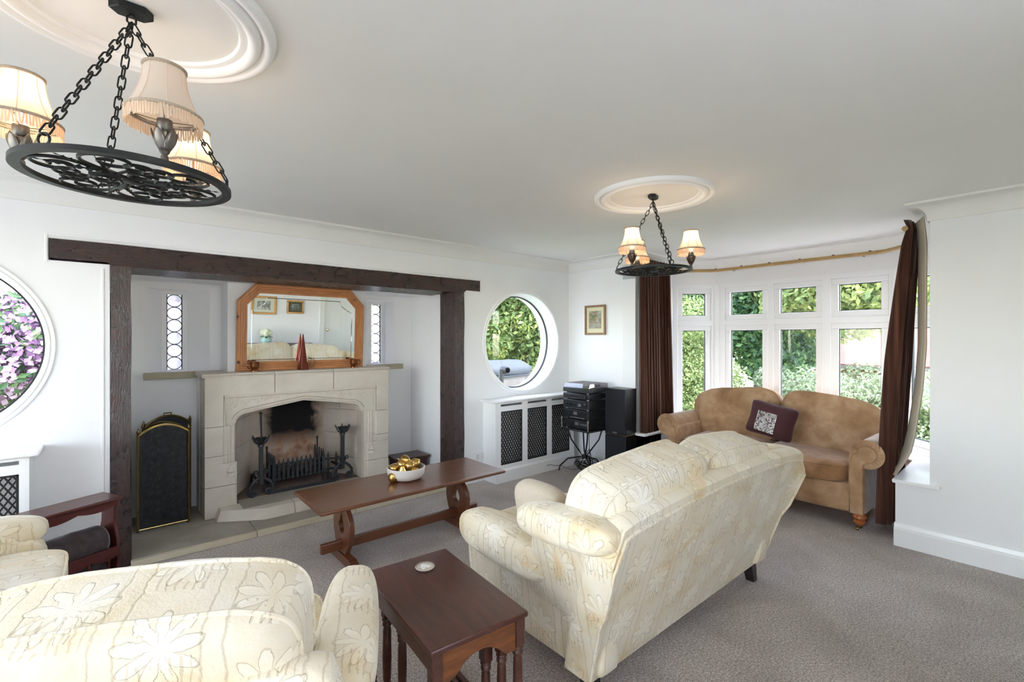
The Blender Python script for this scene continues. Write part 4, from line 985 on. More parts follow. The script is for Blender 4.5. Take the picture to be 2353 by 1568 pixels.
        def shade(u, v, o_=0.0):
            aa = u * 2 * pi; seg = pi / 4; loc_a = (aa % seg) - seg / 2; f = cos(seg / 2) / cos(loc_a); sc_ = .06
            t = v; r = rt_ + (rb - rt_) * (1 - t) ** 2.0 - o_
            r = r * (1 - .35 * (1 - f)); return (cx + r * cos(aa), cy + r * sin(aa), zb + (zt2 - zb) * t)
        m = MB(); m.grid(shade, 48, 12, cu=True); sh = m.build('shade', 'shade_silk', root, smooth=12, **W)
        for zz, rr in ((zb, rb), (zt2, rt_)):
            MB().tube([(cx + (rr + .001) * cos(b), cy + (rr + .001) * sin(b), zz) for b in np.linspace(0, 2 * pi, 49)[:-1]], .0034, 6, True, flat=1.3).build('braid_trim', 'shade_trim', sh, **W)
        for j in range(8):
            b = j * pi / 4; MB().tube([(cx + (rt_ + (rb - rt_) * (1 - t) ** 2 + .0005) * cos(b), cy + (rt_ + (rb - rt_) * (1 - t) ** 2 + .0005) * sin(b), zb + (zt2 - zb) * t) for t in np.linspace(0, 1, 9)], .0013, 5).build('rib_piping', 'shade_trim' if a0 > .1 else 'shade_silk', sh, **W)
        fr = MB(); rd = random.Random(k + int(a0 * 10))
        for j in range(84):
            b = 2 * pi * j / 84; w = .0022; L = .034 + rd.uniform(-.004, .003); r = rb + .001; dx = rd.uniform(-.002, .002)
            fr.obox((cx + r * cos(b), cy + r * sin(b), zb - L / 2), Vector((-sin(b), cos(b), 0)) * w, Vector((cos(b), sin(b), 0)) * .0008, Vector((dx, dx, L / 2)))
        fr.build('fringe', 'fringe_silk', sh, smooth=0, kind='stuff', **W)
        # wire carrier ring and spokes
        sp = MB(); sp.tube([(cx + (rb - .003) * cos(b), cy + (rb - .003) * sin(b), zb + .004) for b in np.linspace(0, 2 * pi, 33)[:-1]], .0013, 5, True)
        for b in (0.4, 2.5, 4.6): sp.tube([(cx + .015 * cos(b), cy + .015 * sin(b), .112), (cx + (rb - .004) * cos(b), cy + (rb - .004) * sin(b), zb + .004)], .0012, 5)
        sp.build('carrier', 'brass_dark', sh, **W)
    return root
make_chandelier((.045, 1.735, 1.955), 0.0, 'wrought iron hoop chandelier with one of its fringed shades unlit', (True, False, True))
make_chandelier((2.735, 1.76, 1.955), radians(15), 'wrought iron hoop chandelier with all fringed shades lit near the bay', (True, True, True))
# ---------------------------------------------------------------- radiator covers
def rad_cover(x0, x1, label):
    y0, zt = 3.80, .835
    r = thing('radiator_cover', label, 'radiator cover', ((x0 + x1) / 2, 3.9, 0), 0)
    n = 3; gw = .302; gap = ((x1 - x0) - n * gw) / (n + 1); op = []; xs = x0
    for i in range(n):
        a = x0 + gap * (i + 1) + gw * i; op.append((a, a + gw))
    holes = [[(a, .18), (b, .18), (b, .742), (a, .742)] for a, b in op] + [[(a, .795), (b, .795), (b, .817), (a, .817)] for a, b in op]
    h = holed([(x0, 0), (x1, 0), (x1, zt), (x0, zt)], holes, y0, y0 + .018, 'y')
    h.box(x0, x0 + .018, y0 + .018, YW - .002, 0, zt); h.box(x1 - .018, x1, y0 + .018, YW - .002, 0, zt)
    h.build('case', 'white_gloss', r, smooth=0)
    MB().box(x0 - .045, x1 + (.045 if x1 < 4 else .1), y0 - .035, YW - .001, zt, zt + .026).build('top_shelf', 'white_gloss', r, bevel=.010, bseg=3)
    m = MB(); m.prism([(y0 - .012, 0), (y0 - .012, .118), (y0 - .004, .135), (y0, .14), (y0, 0)], x0, x1, 'x'); m.build('plinth', 'white_gloss', r, smooth=0)
    MB().box(x0 + .02, x1 - .02, y0 + .10, y0 + .16, .12, .76).build('radiator', 'socket_white', r, bevel=.01)
    MB().box(x0 + .019, x1 - .019, y0 + .03, y0 + .19, .03, .83).f
    for a, b in op:
        z0, z1 = .18, .742; g = MB(); st = .034; w = .0042
        L = max(b - a, z1 - z0)
        for sgn in (-1, 1):
            c = -40
            for k in range(-14, 40):
                # diagonal bars clipped to the opening
                xx0 = a + k * st
                pts = []
                p = (xx0, z0) if sgn > 0 else (xx0, z1)
                t0, t1 = 0.0, (z1 - z0)
                slope = .62
                xa, xb = p[0], p[0] + (z1 - z0) * slope
                lo = max(0.0, (a - xa) / slope); hi = min(z1 - z0, (b - xa) / slope)
                if hi - lo < .02: continue
                q0 = Vector((xa + lo * slope, y0 + .012 + .003 * sgn, (z0 + lo) if sgn > 0 else (z1 - lo))); q1 = Vector((xa + hi * slope, y0 + .012 + .003 * sgn, (z0 + hi) if sgn > 0 else (z1 - hi)))
                d = (q1 - q0); g.obox((q0 + q1) / 2, d / 2, Vector((0, .0015, 0)), Vector((d.z, 0, -d.x)).normalized() * w)
        gr_ = g.build('grille', 'gasket', r, smooth=0)
        fr = MB()
        for u in ((a - .001, a + .012, z0, z1), (b - .012, b + .001, z0, z1), (a, b, z0 - .001, z0 + .012), (a, b, z1 - .012, z1 + .001)): fr.box(u[0], u[1], y0 + .006, y0 + .016, u[2], u[3])
        fr.build('grille_edge', 'gasket', gr_, smooth=0)
    return r
rad_cover(3.022, 4.225, 'white radiator cover with three lattice grilles beside the hi-fi stack')
rad_cover(-1.42, -.352, 'white radiator cover with lattice grilles beside the magazine rack')
# double socket
s = thing('wall_socket', 'white double wall socket beside the radiator cover', 'socket', (2.985, YW, .25))
MB().box(2.915, 3.058, YW - .010, YW, .208, .294).build('plate', 'socket_white', s, bevel=.003)
for x in (2.947, 3.024):
    m = MB(); m.box(x - .004, x + .004, YW - .0105, YW - .009, .262, .274); m.box(x - .013, x - .005, YW - .0105, YW - .009, .238, .244); m.box(x + .005, x + .013, YW - .0105, YW - .009, .238, .244); m.build('pin_slot', 'gasket', s, smooth=0)
    MB().box(x - .006 + .018, x + .006 + .018, YW - .0135, YW - .009, .275, .289).build('switch', 'socket_white', s, bevel=.002)
# picture on the far wall
p = thing('framed_picture', 'small framed garden watercolour on the wall above the loudspeakers', 'picture', (XW, 3.582, 1.55))
y0, y1, z0, z1 = 3.428, 3.738, 1.552, 1.902; w = .024
for i, (a, b, c, d) in enumerate(((y0, y1, z0, z0 + w), (y0, y1, z1 - w, z1), (y0, y0 + w, z0 + w, z1 - w), (y1 - w, y1, z0 + w, z1 - w))): MB().box(XW - .022, XW - .001, a, b, c, d).build('frame_rail', 'frame_wood', p, bevel=.004)
MB().box(XW - .010, XW - .002, y0 + w, y1 - w, z0 + w, z1 - w).build('mount', 'mount_cream', p, smooth=0)
MB().box(XW - .0115, XW - .0095, y0 + .065, y1 - .062, z0 + .075, z1 - .068).build('print', 'art_landscape', p, smooth=0)
# pictures, sideboard, vase opposite
def wall_pic(x0, x1, z0, z1, w, label, mount, art, ins, frame='picture_gold'):
    p = thing('framed_picture', label, 'picture', ((x0 + x1) / 2, YB, z0))
    for a, b, c, d in ((x0, x1, z0, z0 + w), (x0, x1, z1 - w, z1), (x0, x0 + w, z0 + w, z1 - w), (x1 - w, x1, z0 + w, z1 - w)): MB().box(a, b, YB + .001, YB + .024, c, d).build('frame_rail', frame, p, bevel=.006)
    MB().box(x0 + w, x1 - w, YB + .002, YB + .010, z0 + w, z1 - w).build('mount', mount, p, smooth=0)
    MB().box(x0 + ins, x1 - ins, YB + .0095, YB + .0115, z0 + ins * .9, z1 - ins * .9).build('print', art, p, smooth=0)
wall_pic(1.965, 2.395, 1.285, 1.625, .038, 'gold framed engraving with wide pale mount above the sideboard', 'mount_pale', 'art_engraving', .10)
wall_pic(2.58, 2.892, 1.315, 1.575, .034, 'small gold framed print with dark olive mount above the sideboard', 'mount_olive', 'art_sketch', .082)
sb = thing('sideboard', 'dark wooden sideboard against the wall behind the sofa', 'sideboard', (2.3, YB + .24, 0))
MB().box(1.55, 3.03, YB + .03, YB + .40, .09, .70).build('carcass', 'dark_box', sb, bevel=.004)
MB().box(1.52, 3.06, YB + .028, YB + .43, .715, .742).build('top', 'dark_box', sb, bevel=.006)
MB().box(1.535, 3.045, YB + .028, YB + .415, .698, .716).build('moulding', 'dark_box', sb, bevel=.004)
for x0 in (1.58, 2.06, 2.54):
    d = MB().box(x0, x0 + .46, YB + .40, YB + .418, .13, .50).build('door', 'dark_box', sb, bevel=.006); MB().lathe([(0, .028), (.012, .024), (.008, .01), (.006, 0)], 10, (x0 + .40, YB + .418, .33), 'y').build('knob', 'brass_dark', d)
    d = MB().box(x0, x0 + .46, YB + .40, YB + .418, .53, .68).build('drawer', 'dark_box', sb, bevel=.006); MB().lathe([(0, .028), (.012, .024), (.008, .01), (.006, 0)], 10, (x0 + .23, YB + .418, .605), 'y').build('knob', 'brass_dark', d)
for x in (1.60, 2.98):
    for y in (YB + .07, YB + .36): MB().lathe([(.028, .09), (.034, .06), (.022, .03), (.026, 0)], 12, (x, y, 0)).build('foot', 'dark_box', sb)
va = thing('flower_vase', 'round pale green glass vase on the sideboard', 'vase', (2.195, YB + .20, .742))
MB().lathe([(0, 0), (.042, 0), (.078, .035), (.092, .078), (.082, .118), (.058, .145), (.050, .150), (.046, .146), (.074, .116), (.084, .078), (.07, .038), (0, .012)], 28).build('body', 'vase_glass', va, wc=False)
fl = thing('hydrangea_bunch', 'creamy white hydrangea heads in the round vase', 'flowers', (2.195, YB + .20, .86))
rnd = random.Random(8)
for c, r in (((-.045, 0, .105), .062), ((.04, .02, .10), .06), ((0, .03, .125), .058), ((.03, -.035, .075), .05), ((-.02, .05, .08), .05)):
    m = MB()
    for i in range(90):
        d = Vector((rnd.gauss(0, 1), rnd.gauss(0, 1), rnd.gauss(0, 1))).normalized(); cc = Vector(c) + d * r; t = d.orthogonal().normalized(); b = d.cross(t); s = .012
        a = rnd.random() * 6; t, b = t * cos(a) + b * sin(a), b * cos(a) - t * sin(a)
        m.add([cc + t * s, cc + b * s * .9, cc - t * s, cc - b * s * .9], [(0, 1, 2, 3)])
    m.sq(c, (r * .9,) * 3, 2, 6); m.build('flower_head', 'hydrangea', fl, wc=False)
for a in (0, 1.3, 2.6, 3.9, 5.2):
    m = MB(); m.tube([(.012 * cos(a), .012 * sin(a), -.05), (.03 * cos(a), .03 * sin(a), .06)], .003, 5); m.build('stem', 'dark_leaf', fl, wc=False)
    m = MB(); m.grid(lambda u, v: ((.05 + .07 * u) * cos(a + .5) - (v - .5) * .05 * sin(pi * u) * sin(a + .5), (.05 + .07 * u) * sin(a + .5) + (v - .5) * .05 * sin(pi * u) * cos(a + .5), .035 - .03 * u * u), 6, 3); m.build('leaf', 'dark_leaf', fl, wc=False)
# ---------------------------------------------------------------- hi-fi
SX, SX1, SY0, SY1 = 3.87, 4.20, 3.275, 3.640
stn = thing('hifi_stand', 'black wire hi-fi stand with curved legs on the carpet', 'stand', (4.03, 3.46, 0))
zs = .515
MB().box(SX - .02, SX1 + .02, SY0 - .02, SY1 + .02, zs - .018, zs).build('shelf', 'black_plastic', stn, bevel=.006)
cx, cy = 4.03, 3.465
for i, (fx, fy, tx, ty) in enumerate(((3.885, 3.725, 3.90, 3.60), (3.955, 3.445 - .13, 3.90, 3.31), (4.29, 3.60, 4.16, 3.60), (4.22, 3.36, 4.16, 3.32))):
    MB().tube([(fx, fy, .006), (fx + (cx - fx) * .05, fy + (cy - fy) * .05, .06), (fx + (cx - fx) * .35, fy + (cy - fy) * .35, .15), (cx + (fx - cx) * .08, cy + (fy - cy) * .08, .19), (cx + (tx - cx) * .35, cy + (ty - cy) * .35, .26), (cx + (tx - cx) * .8, cy + (ty - cy) * .8, .38), (tx, ty, zs - .01)], .0085, 8).build('leg', 'rubber', stn)
MB().lathe([(0, .165), (.03, .17), (.034, .19), (.03, .21), (0, .215)], 14, (cx, cy, 0)).build('hub', 'rubber', stn)
for (x, y) in ((3.895, 3.62), (3.895, 3.30)):
    MB().lathe([(.009, zs), (.009, .60), (.013, .605), (.013, .625), (0, .632)], 10, (x - .04, y + (.03 if y > 3.5 else -.03), 0)).build('bracket', 'chrome', stn)
    MB().box(x - .045, x + .0, y + (.03 if y > 3.5 else -.03) - .006, y + (.03 if y > 3.5 else -.03) + .006, zs - .014, zs - .004).build('arm', 'rubber', stn)
units = [('cd_player', 'slim black compact disc player at the bottom of the hi-fi stack', 'CD player', .092, 'cd'), ('cassette_deck', 'black twin cassette deck above the disc player in the hi-fi stack', 'cassette deck', .098, 'tape'),
         ('stereo_amplifier', 'black amplifier with a row of knobs mid hi-fi stack', 'amplifier', .098, 'amp'), ('radio_tuner', 'slim black tuner below the record player', 'tuner', .060, 'tuner')]
z = zs
def feet(root, z, h=.010):
    for x in (SX + .03, SX1 - .04):
        for y in (SY0 + .03, SY1 - .03): MB().lathe([(.014, 0), (.016, .002), (.016, h), (.012, h)], 12, (x, y, z)).build('foot', 'chrome', root)
for nm, lab, cat, h, kd in units:
    u = thing(nm, lab, cat, ((SX + SX1) / 2, (SY0 + SY1) / 2, z)); feet(u, z); zb, zt_ = z + .010, z + .010 + h
    MB().box(SX + .012, SX1, SY0, SY1, zb, zt_).build('case', 'black_plastic', u, bevel=.003)
    MB().box(SX, SX + .014, SY0 - .002, SY1 + .002, zb + .002, zt_ - .002).build('fascia', 'black_panel', u, bevel=.003)
    def fb(name, a, b, c, d, mt, t=.004): MB().box(SX - t, SX + .002, SY1 - (SY1 - SY0) * b, SY1 - (SY1 - SY0) * a, zb + h * c, zb + h * d).build(name, mt, u, bevel=.001)
    def knob(a, c, r, t=.014, mt='black_plastic'): MB().lathe([(r, .002), (r, -t), (r * .8, -t - .002), (0, -t - .002)], 16, (SX, SY1 - (SY1 - SY0) * a, zb + h * c), 'x').build('knob', mt, u)
    if kd == 'amp':
        for a in (.16, .29, .44): knob(a, .50, .010)
        fb('display', .60, .72, .30, .62, 'display_grey'); knob(.88, .55, .016); fb('trim_strip', .04, .96, .04, .08, 'display_grey', .001)
    elif kd == 'tape':
        fb('cassette_door', .08, .36, .35, .88, 'black_plastic'); fb('cassette_door', .62, .92, .35, .88, 'black_plastic'); fb('display', .42, .56, .45, .78, 'display_grey')
        for i in range(8): fb('button', .30 + i * .07, .35 + i * .07, .10, .20, 'display_grey', .005)
    elif kd == 'cd':
        fb('disc_tray', .06, .42, .50, .78, 'black_plastic', .006); fb('display', .48, .62, .40, .75, 'display_grey')
        for i in range(5): fb('button', .68 + i * .055, .715 + i * .055, .45, .65, 'display_grey', .005)
        for a in (.38, .1): knob(a, .25, .006)
    else:
        fb('tuning_window', .26, .74, .25, .78, 'black_plastic'); knob(.90, .5, .012)
        for i in range(6): fb('button', .30 + i * .06, .34 + i * .06, .08, .18, 'display_grey', .004)
    z = zt_ + .001
rp = thing('record_player', 'black record player with smoked lid topping the hi-fi stack', 'record player', ((SX + SX1) / 2, (SY0 + SY1) / 2, z)); feet(rp, z)
zb = z + .010
MB().box(SX, SX1 + .01, SY0 - .005, SY1 + .005, zb, zb + .052).build('plinth', 'black_plastic', rp, bevel=.004)
MB().lathe([(.002, 0), (.125, 0), (.125, .01), (0, .01)], 40, ((SX + SX1) / 2 + .01, (SY0 + SY1) / 2 + .03, zb + .052)).build('platter', 'black_panel', rp)
MB().tube([((SX1 - .04), SY0 + .05, zb + .07), (SX + .12, SY0 + .06, zb + .068), (SX + .07, SY0 + .10, zb + .066)], .004, 6).build('tone_arm', 'chrome', rp)
lid = MB(); zl = zb + .053; zt_ = zl + .044
lid.add([(SX + .004, SY0, zl), (SX + .004, SY1, zl), (SX1, SY1, zl), (SX1, SY0, zl), (SX + .030, SY0 + .004, zt_), (SX + .030, SY1 - .004, zt_), (SX1, SY1 - .002, zt_), (SX1, SY0 + .002, zt_)], [(0, 1, 5, 4)[::-1], (1, 2, 6, 5)[::-1], (2, 3, 7, 6)[::-1], (3, 0, 4, 7)[::-1], (4, 5, 6, 7)[::-1]])
lid.build('lid', 'lid_plastic', rp, smooth=0)
# coiled cables under the stand
rnd = random.Random(12)
for i in range(5):
    pts = []; c = Vector((4.06 + rnd.uniform(-.03, .05), 3.44 + rnd.uniform(-.05, .05), 0)); r0 = rnd.uniform(.07, .13); ph = rnd.random() * 6; tl = rnd.uniform(-.5, .5)
    for k in range(46):
        a = ph + k * .32; r = r0 * (1 + .18 * sin(k * .9 + i)); zz = .01 + .02 * i + .03 * (1 + sin(a * 1.0 + tl)) * rnd.uniform(.9, 1.1)
        pts.append((c.x + r * cos(a), c.y + r * sin(a) * .9, zz))
    pts.append((4.15, 3.50, .25)); pts.append((4.17, 3.52, .48))
    o = MB().tube(pts, .0035, 6).build('cable_coil', 'rubber', loc=(4.06, 3.44, 0)); tag(o, 'tangled black cable coiled on the carpet under the hi-fi stand', 'cable', 'tangled hi-fi cables')
o = MB().tube([(3.74, 3.772, .075), (3.80, 3.772, .076), (3.84, 3.760, .060), (3.90, 3.72, .058), (3.98, 3.62, .02), (4.04, 3.55, .03)], .0035, 6).build('mains_cable', 'display_grey', loc=(3.9, 3.7, 0)); tag(o, 'thin grey cable along the radiator cover plinth', 'cable')
def speaker(z0, h, label, badge):
    x0, x1, y0, y1 = 4.145, 4.358, 3.012, 3.275
    s = thing('loudspeaker', label, 'loudspeaker', ((x0 + x1) / 2, (y0 + y1) / 2, z0), 0, 'pair of loudspeakers')
    MB().box(x0 + .016, x1, y0, y1, z0, z0 + h).build('cabinet', 'black_plastic', s, bevel=.003)
    MB().box(x0, x0 + .016, y0 + .004, y1 - .004, z0 + .05, z0 + h - .012).build('grille', 'speaker_cloth', s, bevel=.005)
    MB().box(x0 + .004, x0 + .018, y0 + .001, y1 - .001, z0 + .002, z0 + .05).build('lower_panel', 'black_panel', s, bevel=.002)
    if badge:
        MB().box(x0 + .001, x0 + .006, (y0 + y1) / 2 - .028, (y0 + y1) / 2 + .028, z0 + .016, z0 + .034).build('badge', 'display_grey', s, bevel=.002)
        MB().box(x0 + .006, x1 - .002, y0 - .001, y1 + .001, z0 + .0, z0 + .006).build('base_edge', 'frame_wood', s, smooth=0)
speaker(.001, .462, 'black loudspeaker standing on the carpet under another one', False)
speaker(.463, .500, 'black loudspeaker with a small badge stacked on top of another', True)
# ---------------------------------------------------------------- curtains and pole
pole = thing('curtain_pole', 'bent bamboo-coloured curtain pole following the bay', 'curtain pole', (5.2, 1.86, 2.31))
pp = [(4.42, 2.965), (5.15, 2.955), (5.44, 2.655), (5.44, 1.075), (5.15, .765), (4.42, .745)]
pts = []
for i in range(len(pp)):
    if 0 < i < len(pp) - 1:
        a, b, c = Vector(pp[i - 1]), Vector(pp[i]), Vector(pp[i + 1]); u = b + (a - b).normalized() * .06; v = b + (c - b).normalized() * .06
        for t in (0, .25, .5, .75, 1): q = u * (1 - t) ** 2 + b * 2 * t * (1 - t) + v * t * t; pts.append((q.x, q.y, 2.312))
    else: pts.append((*pp[i], 2.312))
MB().tube(pts, .0185, 12).build('rod', 'pole_bamboo', pole)
for k, t in enumerate(np.linspace(.03, .97, 11)):
    y = 2.655 + (1.075 - 2.655) * t; o = MB().lathe([(.0185, -.004), (.0205, -.002), (.0205, .002), (.0185, .004)], 12, (5.44, y, 2.312), 'y').build('node_ring', 'pole_bamboo', pole)
    if k % 2 == 0: MB().sq((5.44, y + .05, 2.332), (.010, .012, .006), 2.2, 4).build('knot', 'gasket', pole)
for y in (2.5, 1.25): MB().tube([(5.44, y, 2.31), (5.58, y, 2.31)], .008, 8).build('bracket', 'brass_dark', pole)
def curtain_sheet(fn, nz=40, ns=150):
    m = MB(); m.grid(lambda u, v: fn(u, v), ns, nz); return m
def lc(u, v):   # u along, v 0 top .. 1 bottom
    z = 2.372 - (2.372 - .045) * v; s = u
    X0, X1 = 4.345 + .03 * v, 4.93 + .075 * v
    amp = .022 + .014 * v; f = 10.5
    w = sin(2 * pi * f * s + 1.2 * sin(5 * s) + .6 * v) + .35 * sin(2 * pi * f * 2.1 * s + 2 + v * 2)
    return (X0 + (X1 - X0) * s + .006 * sin(2 * pi * f * s * 2), 2.955 - .01 * v + amp * w, z)
o = curtain_sheet(lc).build('curtain', 'curtain_velvet', loc=(4.65, 2.955, .045), smooth=180); so = o.modifiers.new('t', 'SOLIDIFY'); so.thickness = .004
tag(o, 'dark brown velvet curtain hanging in pleats beside the loudspeakers', 'curtain')
def rc(u, v, off=0.0):
    z = 2.378 - (2.378 - .095) * v; s = u
    bl = v ** .85
    yb = .700 + .155 * bl + .012 * sin(pi * v); X0, X1 = 4.43 - .03 * sin(pi * min(1, v * 1.1)) , 4.80 + .05 * v
    head = max(0.0, 1 - v / .03)
    amp = .016 + .024 * min(1, v * 2.2); f = 5.2
    w = sin(2 * pi * f * s + .8 + .5 * v) + .3 * sin(2 * pi * f * 2.3 * s + v)
    pinch = 1 - .45 * math.exp(-((v - .030) / .02) ** 2)
    return (X0 + (X1 - X0) * s, yb + (amp * w + .02) * pinch + .018 * head - off, z)
rcur = curtain_sheet(rc).build('curtain', 'curtain_velvet', loc=(4.6, .80, .095), smooth=180); so = rcur.modifiers.new('t', 'SOLIDIFY'); so.thickness = .004
tag(rcur, 'dark brown velvet curtain with pale lining at the end of the sofa', 'curtain')
def lin_(u, v):
    x, y, z = rc(u * .5, v, 0); sway = sin(pi * min(1, max(0, (2.30 - z) / 1.82))) if z > .48 else 0
    yb = float(np.interp(z, [.48, .66, .81, 1.126, 1.44, 2.2, 2.4], [.800, .712, .684, .645, .624, .622, .640]))
    w = .006 * sin(2 * pi * 6 * u + 2)
    return (4.402 + .22 * u, yb + w + (.075 * u), max(z, .492))
m = MB(); m.grid(lin_, 30, 36); lo = m.build('lining', 'lining', rcur, smooth=180); so = lo.modifiers.new('t', 'SOLIDIFY'); so.thickness = .002
# ---------------------------------------------------------------- upholstery
def wrinkle(seed, amp, sc=7.0):
    def f(p):
        q = Vector((p.x * sc + seed, p.y * sc + seed * 2, p.z * sc)); return (mnoise.noise(q) * .6 + (.5 - abs(mnoise.noise(q * 1.7 + Vector((4, 9, 2))))) * .5) * amp
    return f
def back_shell(hw0, hw1, y0, y1, z0, z1, th, hump, ns=28, inner_z=.34, rc=.10):
    """sofa back leaning outward and splaying sideways, rounded top rail"""
    prof = [(0, 0), (0, .25), (0, .5), (0, .75), (0, .90)] ; L = z1 - z0
    pts = []   # (t height fraction, offset forward)
    for t in (0, .2, .4, .6, .8, .92): pts.append((t, 0.0))
    for a in np.linspace(0, pi, 9)[1:-1]: pts.append((.95 + .05 * sin(a), th / 2 - th / 2 * cos(a)))
    for t in (.92, .7, .5, (inner_z - z0) / L): pts.append((t, th))
    pts.append((0, th))
    m = MB(); n = len(pts); rows = []
    for i in range(ns + 1):
        s = -1 + 2 * i / ns; row = []
        e = max(0, (abs(s) - (1 - rc)) / rc)
        for t, o in pts:
            tz = t * (1 - .16 * e * e * (t > .5)) ; z = z0 + L * tz + hump * (1 - s * s) * t
            row.append((s * (hw0 + (hw1 - hw0) * t), y0 + (y1 - y0) * t + o, z))
        rows.append(row)
    vs = [p for r in rows for p in r]
    fs = [(i * n + j, i * n + (j + 1) % n, (i + 1) * n + (j + 1) % n, (i + 1) * n + j)[::-1] for i in range(ns) for j in range(n)]
    fs += [tuple(range(n)), tuple(range(ns * n, (ns + 1) * n))[::-1]]
    m.add(vs, fs)
    edge = [rows[0][j] for j in range(0, 6)] + [r[5] for r in rows] + [rows[-1][j] for j in range(5, -1, -1)]
    return m, edge
def box_cushion(root, c, h, M, mat, pipe=None, p=4.0, n=14, fn=None, seed=1.0, amp=.010, nm='cushion', wax=1):
    wr = wrinkle(seed, amp)
    def f(pt, u):
        q = Vector(fn(pt, u)) if fn else pt.copy()
        k = 1 + wr(q) / max(.05, min(h)); v = [q.x, q.y, q.z]; v[wax] *= k; return v
    m = MB(); m.sq(c, h, p, n, f, M); o = m.build(nm, mat, root, wc=False, uv=True, smooth=180)
    if pipe:
        a, b = [i for i in range(3) if i != wax]
        for sgn in (-1, 1):
            pts = []
            for k in range(72):
                t = 2 * pi * k / 72; w = [0, 0, 0]; cx_, sx_ = cos(t), sin(t); w[a] = math.copysign(abs(cx_) ** (2 / (p * 1.1)), cx_); w[b] = math.copysign(abs(sx_) ** (2 / (p * 1.1)), sx_); w[wax] = sgn * .62
                L = sum(abs(x) ** p for x in w) ** (1 / p); u = [x / L for x in w]
                pt = Vector((u[0] * h[0], u[1] * h[1], u[2] * h[2])); pt = Vector(f(pt, u))
                pt *= 1.004
                pts.append((M @ pt if M is not None else pt) + Vector(c))
            MB().tube(pts, .0062, 6, True).build('piping', pipe, o, wc=False, uv=True)
    return o
def tapered_leg(root, x, y, h, mat, w=.032, splay=(0, 0)):
    m = MB(); b = w * .72; dx, dy = splay
    m.add([(x + sx * b + dx, y + sy * b + dy, 0) for sx, sy in ((-1, -1), (1, -1), (1, 1), (-1, 1))] + [(x + sx * w, y + sy * w, h) for sx, sy in ((-1, -1), (1, -1), (1, 1), (-1, 1))], [(3, 2, 1, 0), (4, 5, 6, 7), (0, 1, 5, 4), (1, 2, 6, 5), (2, 3, 7, 6), (3, 0, 4, 7)])
    m.build('leg', mat, root, wc=False, bevel=.003)
BR = 'brocade'
def B(**k): return dict(wc=False, uv=True, smooth=180, **k)
# --- sofa with its back to the sideboard
sofa = thing('sofa', 'cream and gold brocade sofa with stepped roll arms facing the fireplace', 'sofa', (2.27, 1.20, 0))
m, edge = back_shell(.825, .945, .02, -.20, .125, .835, .135, .045); m.build('back', BR, sofa, wc=False, uv=True, smooth=50)
MB().tube([(x, y - .004, z) for x, y, z in edge], .007, 6).build('back_piping', BR, sofa, wc=False, uv=True)
MB().sq((0, .46, .275), (.80, .44, .15), 12, 8).build('seat_frame', BR, sofa, **B())
for s in (-1, 1):
    def sp(pt, u, s=s): return (pt.x + s * .02 * (pt.z / .2), pt.y, pt.z)
    arm = MB().sq((s * .755, .42, .325), (.065, .45, .20), 9, 10, sp).build('arm', BR, sofa, **B())
    def roll(pt, u, s=s): return (pt.x, pt.y, pt.z - .05 * max(0, (-pt.y + .02)) + wrinkle(3.0 + s, .008)(pt))
    MB().sq((s * .825, .535, .538), (.105, .332, .098), 3.0, 14, roll).build('arm_roll', BR, arm, **B())
    def wing(pt, u, s=s): return (pt.x + s * .08 * (pt.z / .3), pt.y - .10 * (pt.z / .3), pt.z)
    w = MB().sq((s * .835, .105, .575), (.065, .19, .22), 8, 10, wing).build('wing', BR, sofa, **B())
    def wroll(pt, u, s=s): return (pt.x, pt.y, pt.z + .055 * (pt.y / .27) * -1 * .3 + wrinkle(5.0 + s, .006)(pt))
    MB().sq((s * .905, .070, .762), (.088, .255, .070), 3.0, 14, wroll).build('wing_roll', BR, w, **B())
    for y in (.075, .84): tapered_leg(sofa, s * .76, y, .135, 'dark_leg', .034, (s * .006, -.02 if y < .5 else .02))
for cx_, sd_ in ((-.40, 2.0), (.36, 4.0)):
    box_cushion(sofa, (cx_, .48, .475), (.375, .385, .085), None, BR, BR, 5, 12, None, sd_, .010, 'seat_cushion', 2)
LEAN = Matrix.Rotation(radians(14), 3, 'X')
def crown(side):
    def f(pt, u):
        t = (u[0] * side + 1) / 2      # 0 at the outer end, 1 at the middle of the sofa
        up = max(0.0, u[2]); return (pt.x, pt.y, pt.z + up * (-.015 + .06 * t))
    return f
box_cushion(sofa, (-.485, .035, .735), (.388, .140, .235), LEAN, BR, BR, 5.0, 16, crown(1), 7.0, .016, 'back_cushion', 1)
box_cushion(sofa, (.285, .035, .725), (.378, .140, .225), LEAN, BR, BR, 5.0, 16, crown(-1), 9.0, .016, 'back_cushion', 1)
sc_ = thing('scatter_cushion', 'plain beige scatter cushion tucked behind the sofa arm', 'cushion', (1.60, 1.64, .545))
def pil(pt, u): 
    k = 1 - .5 * (abs(u[1]) ** 4 + abs(u[2]) ** 4) * .55; return (pt.x * k, pt.y, pt.z)
m = MB(); m.sq((0, 0, .12), (.07, .17, .145), 3.4, 12, pil, Matrix.Rotation(radians(-14), 3, 'Y')); o = m.build('cover', 'cushion_beige', sc_, wc=False, smooth=180)
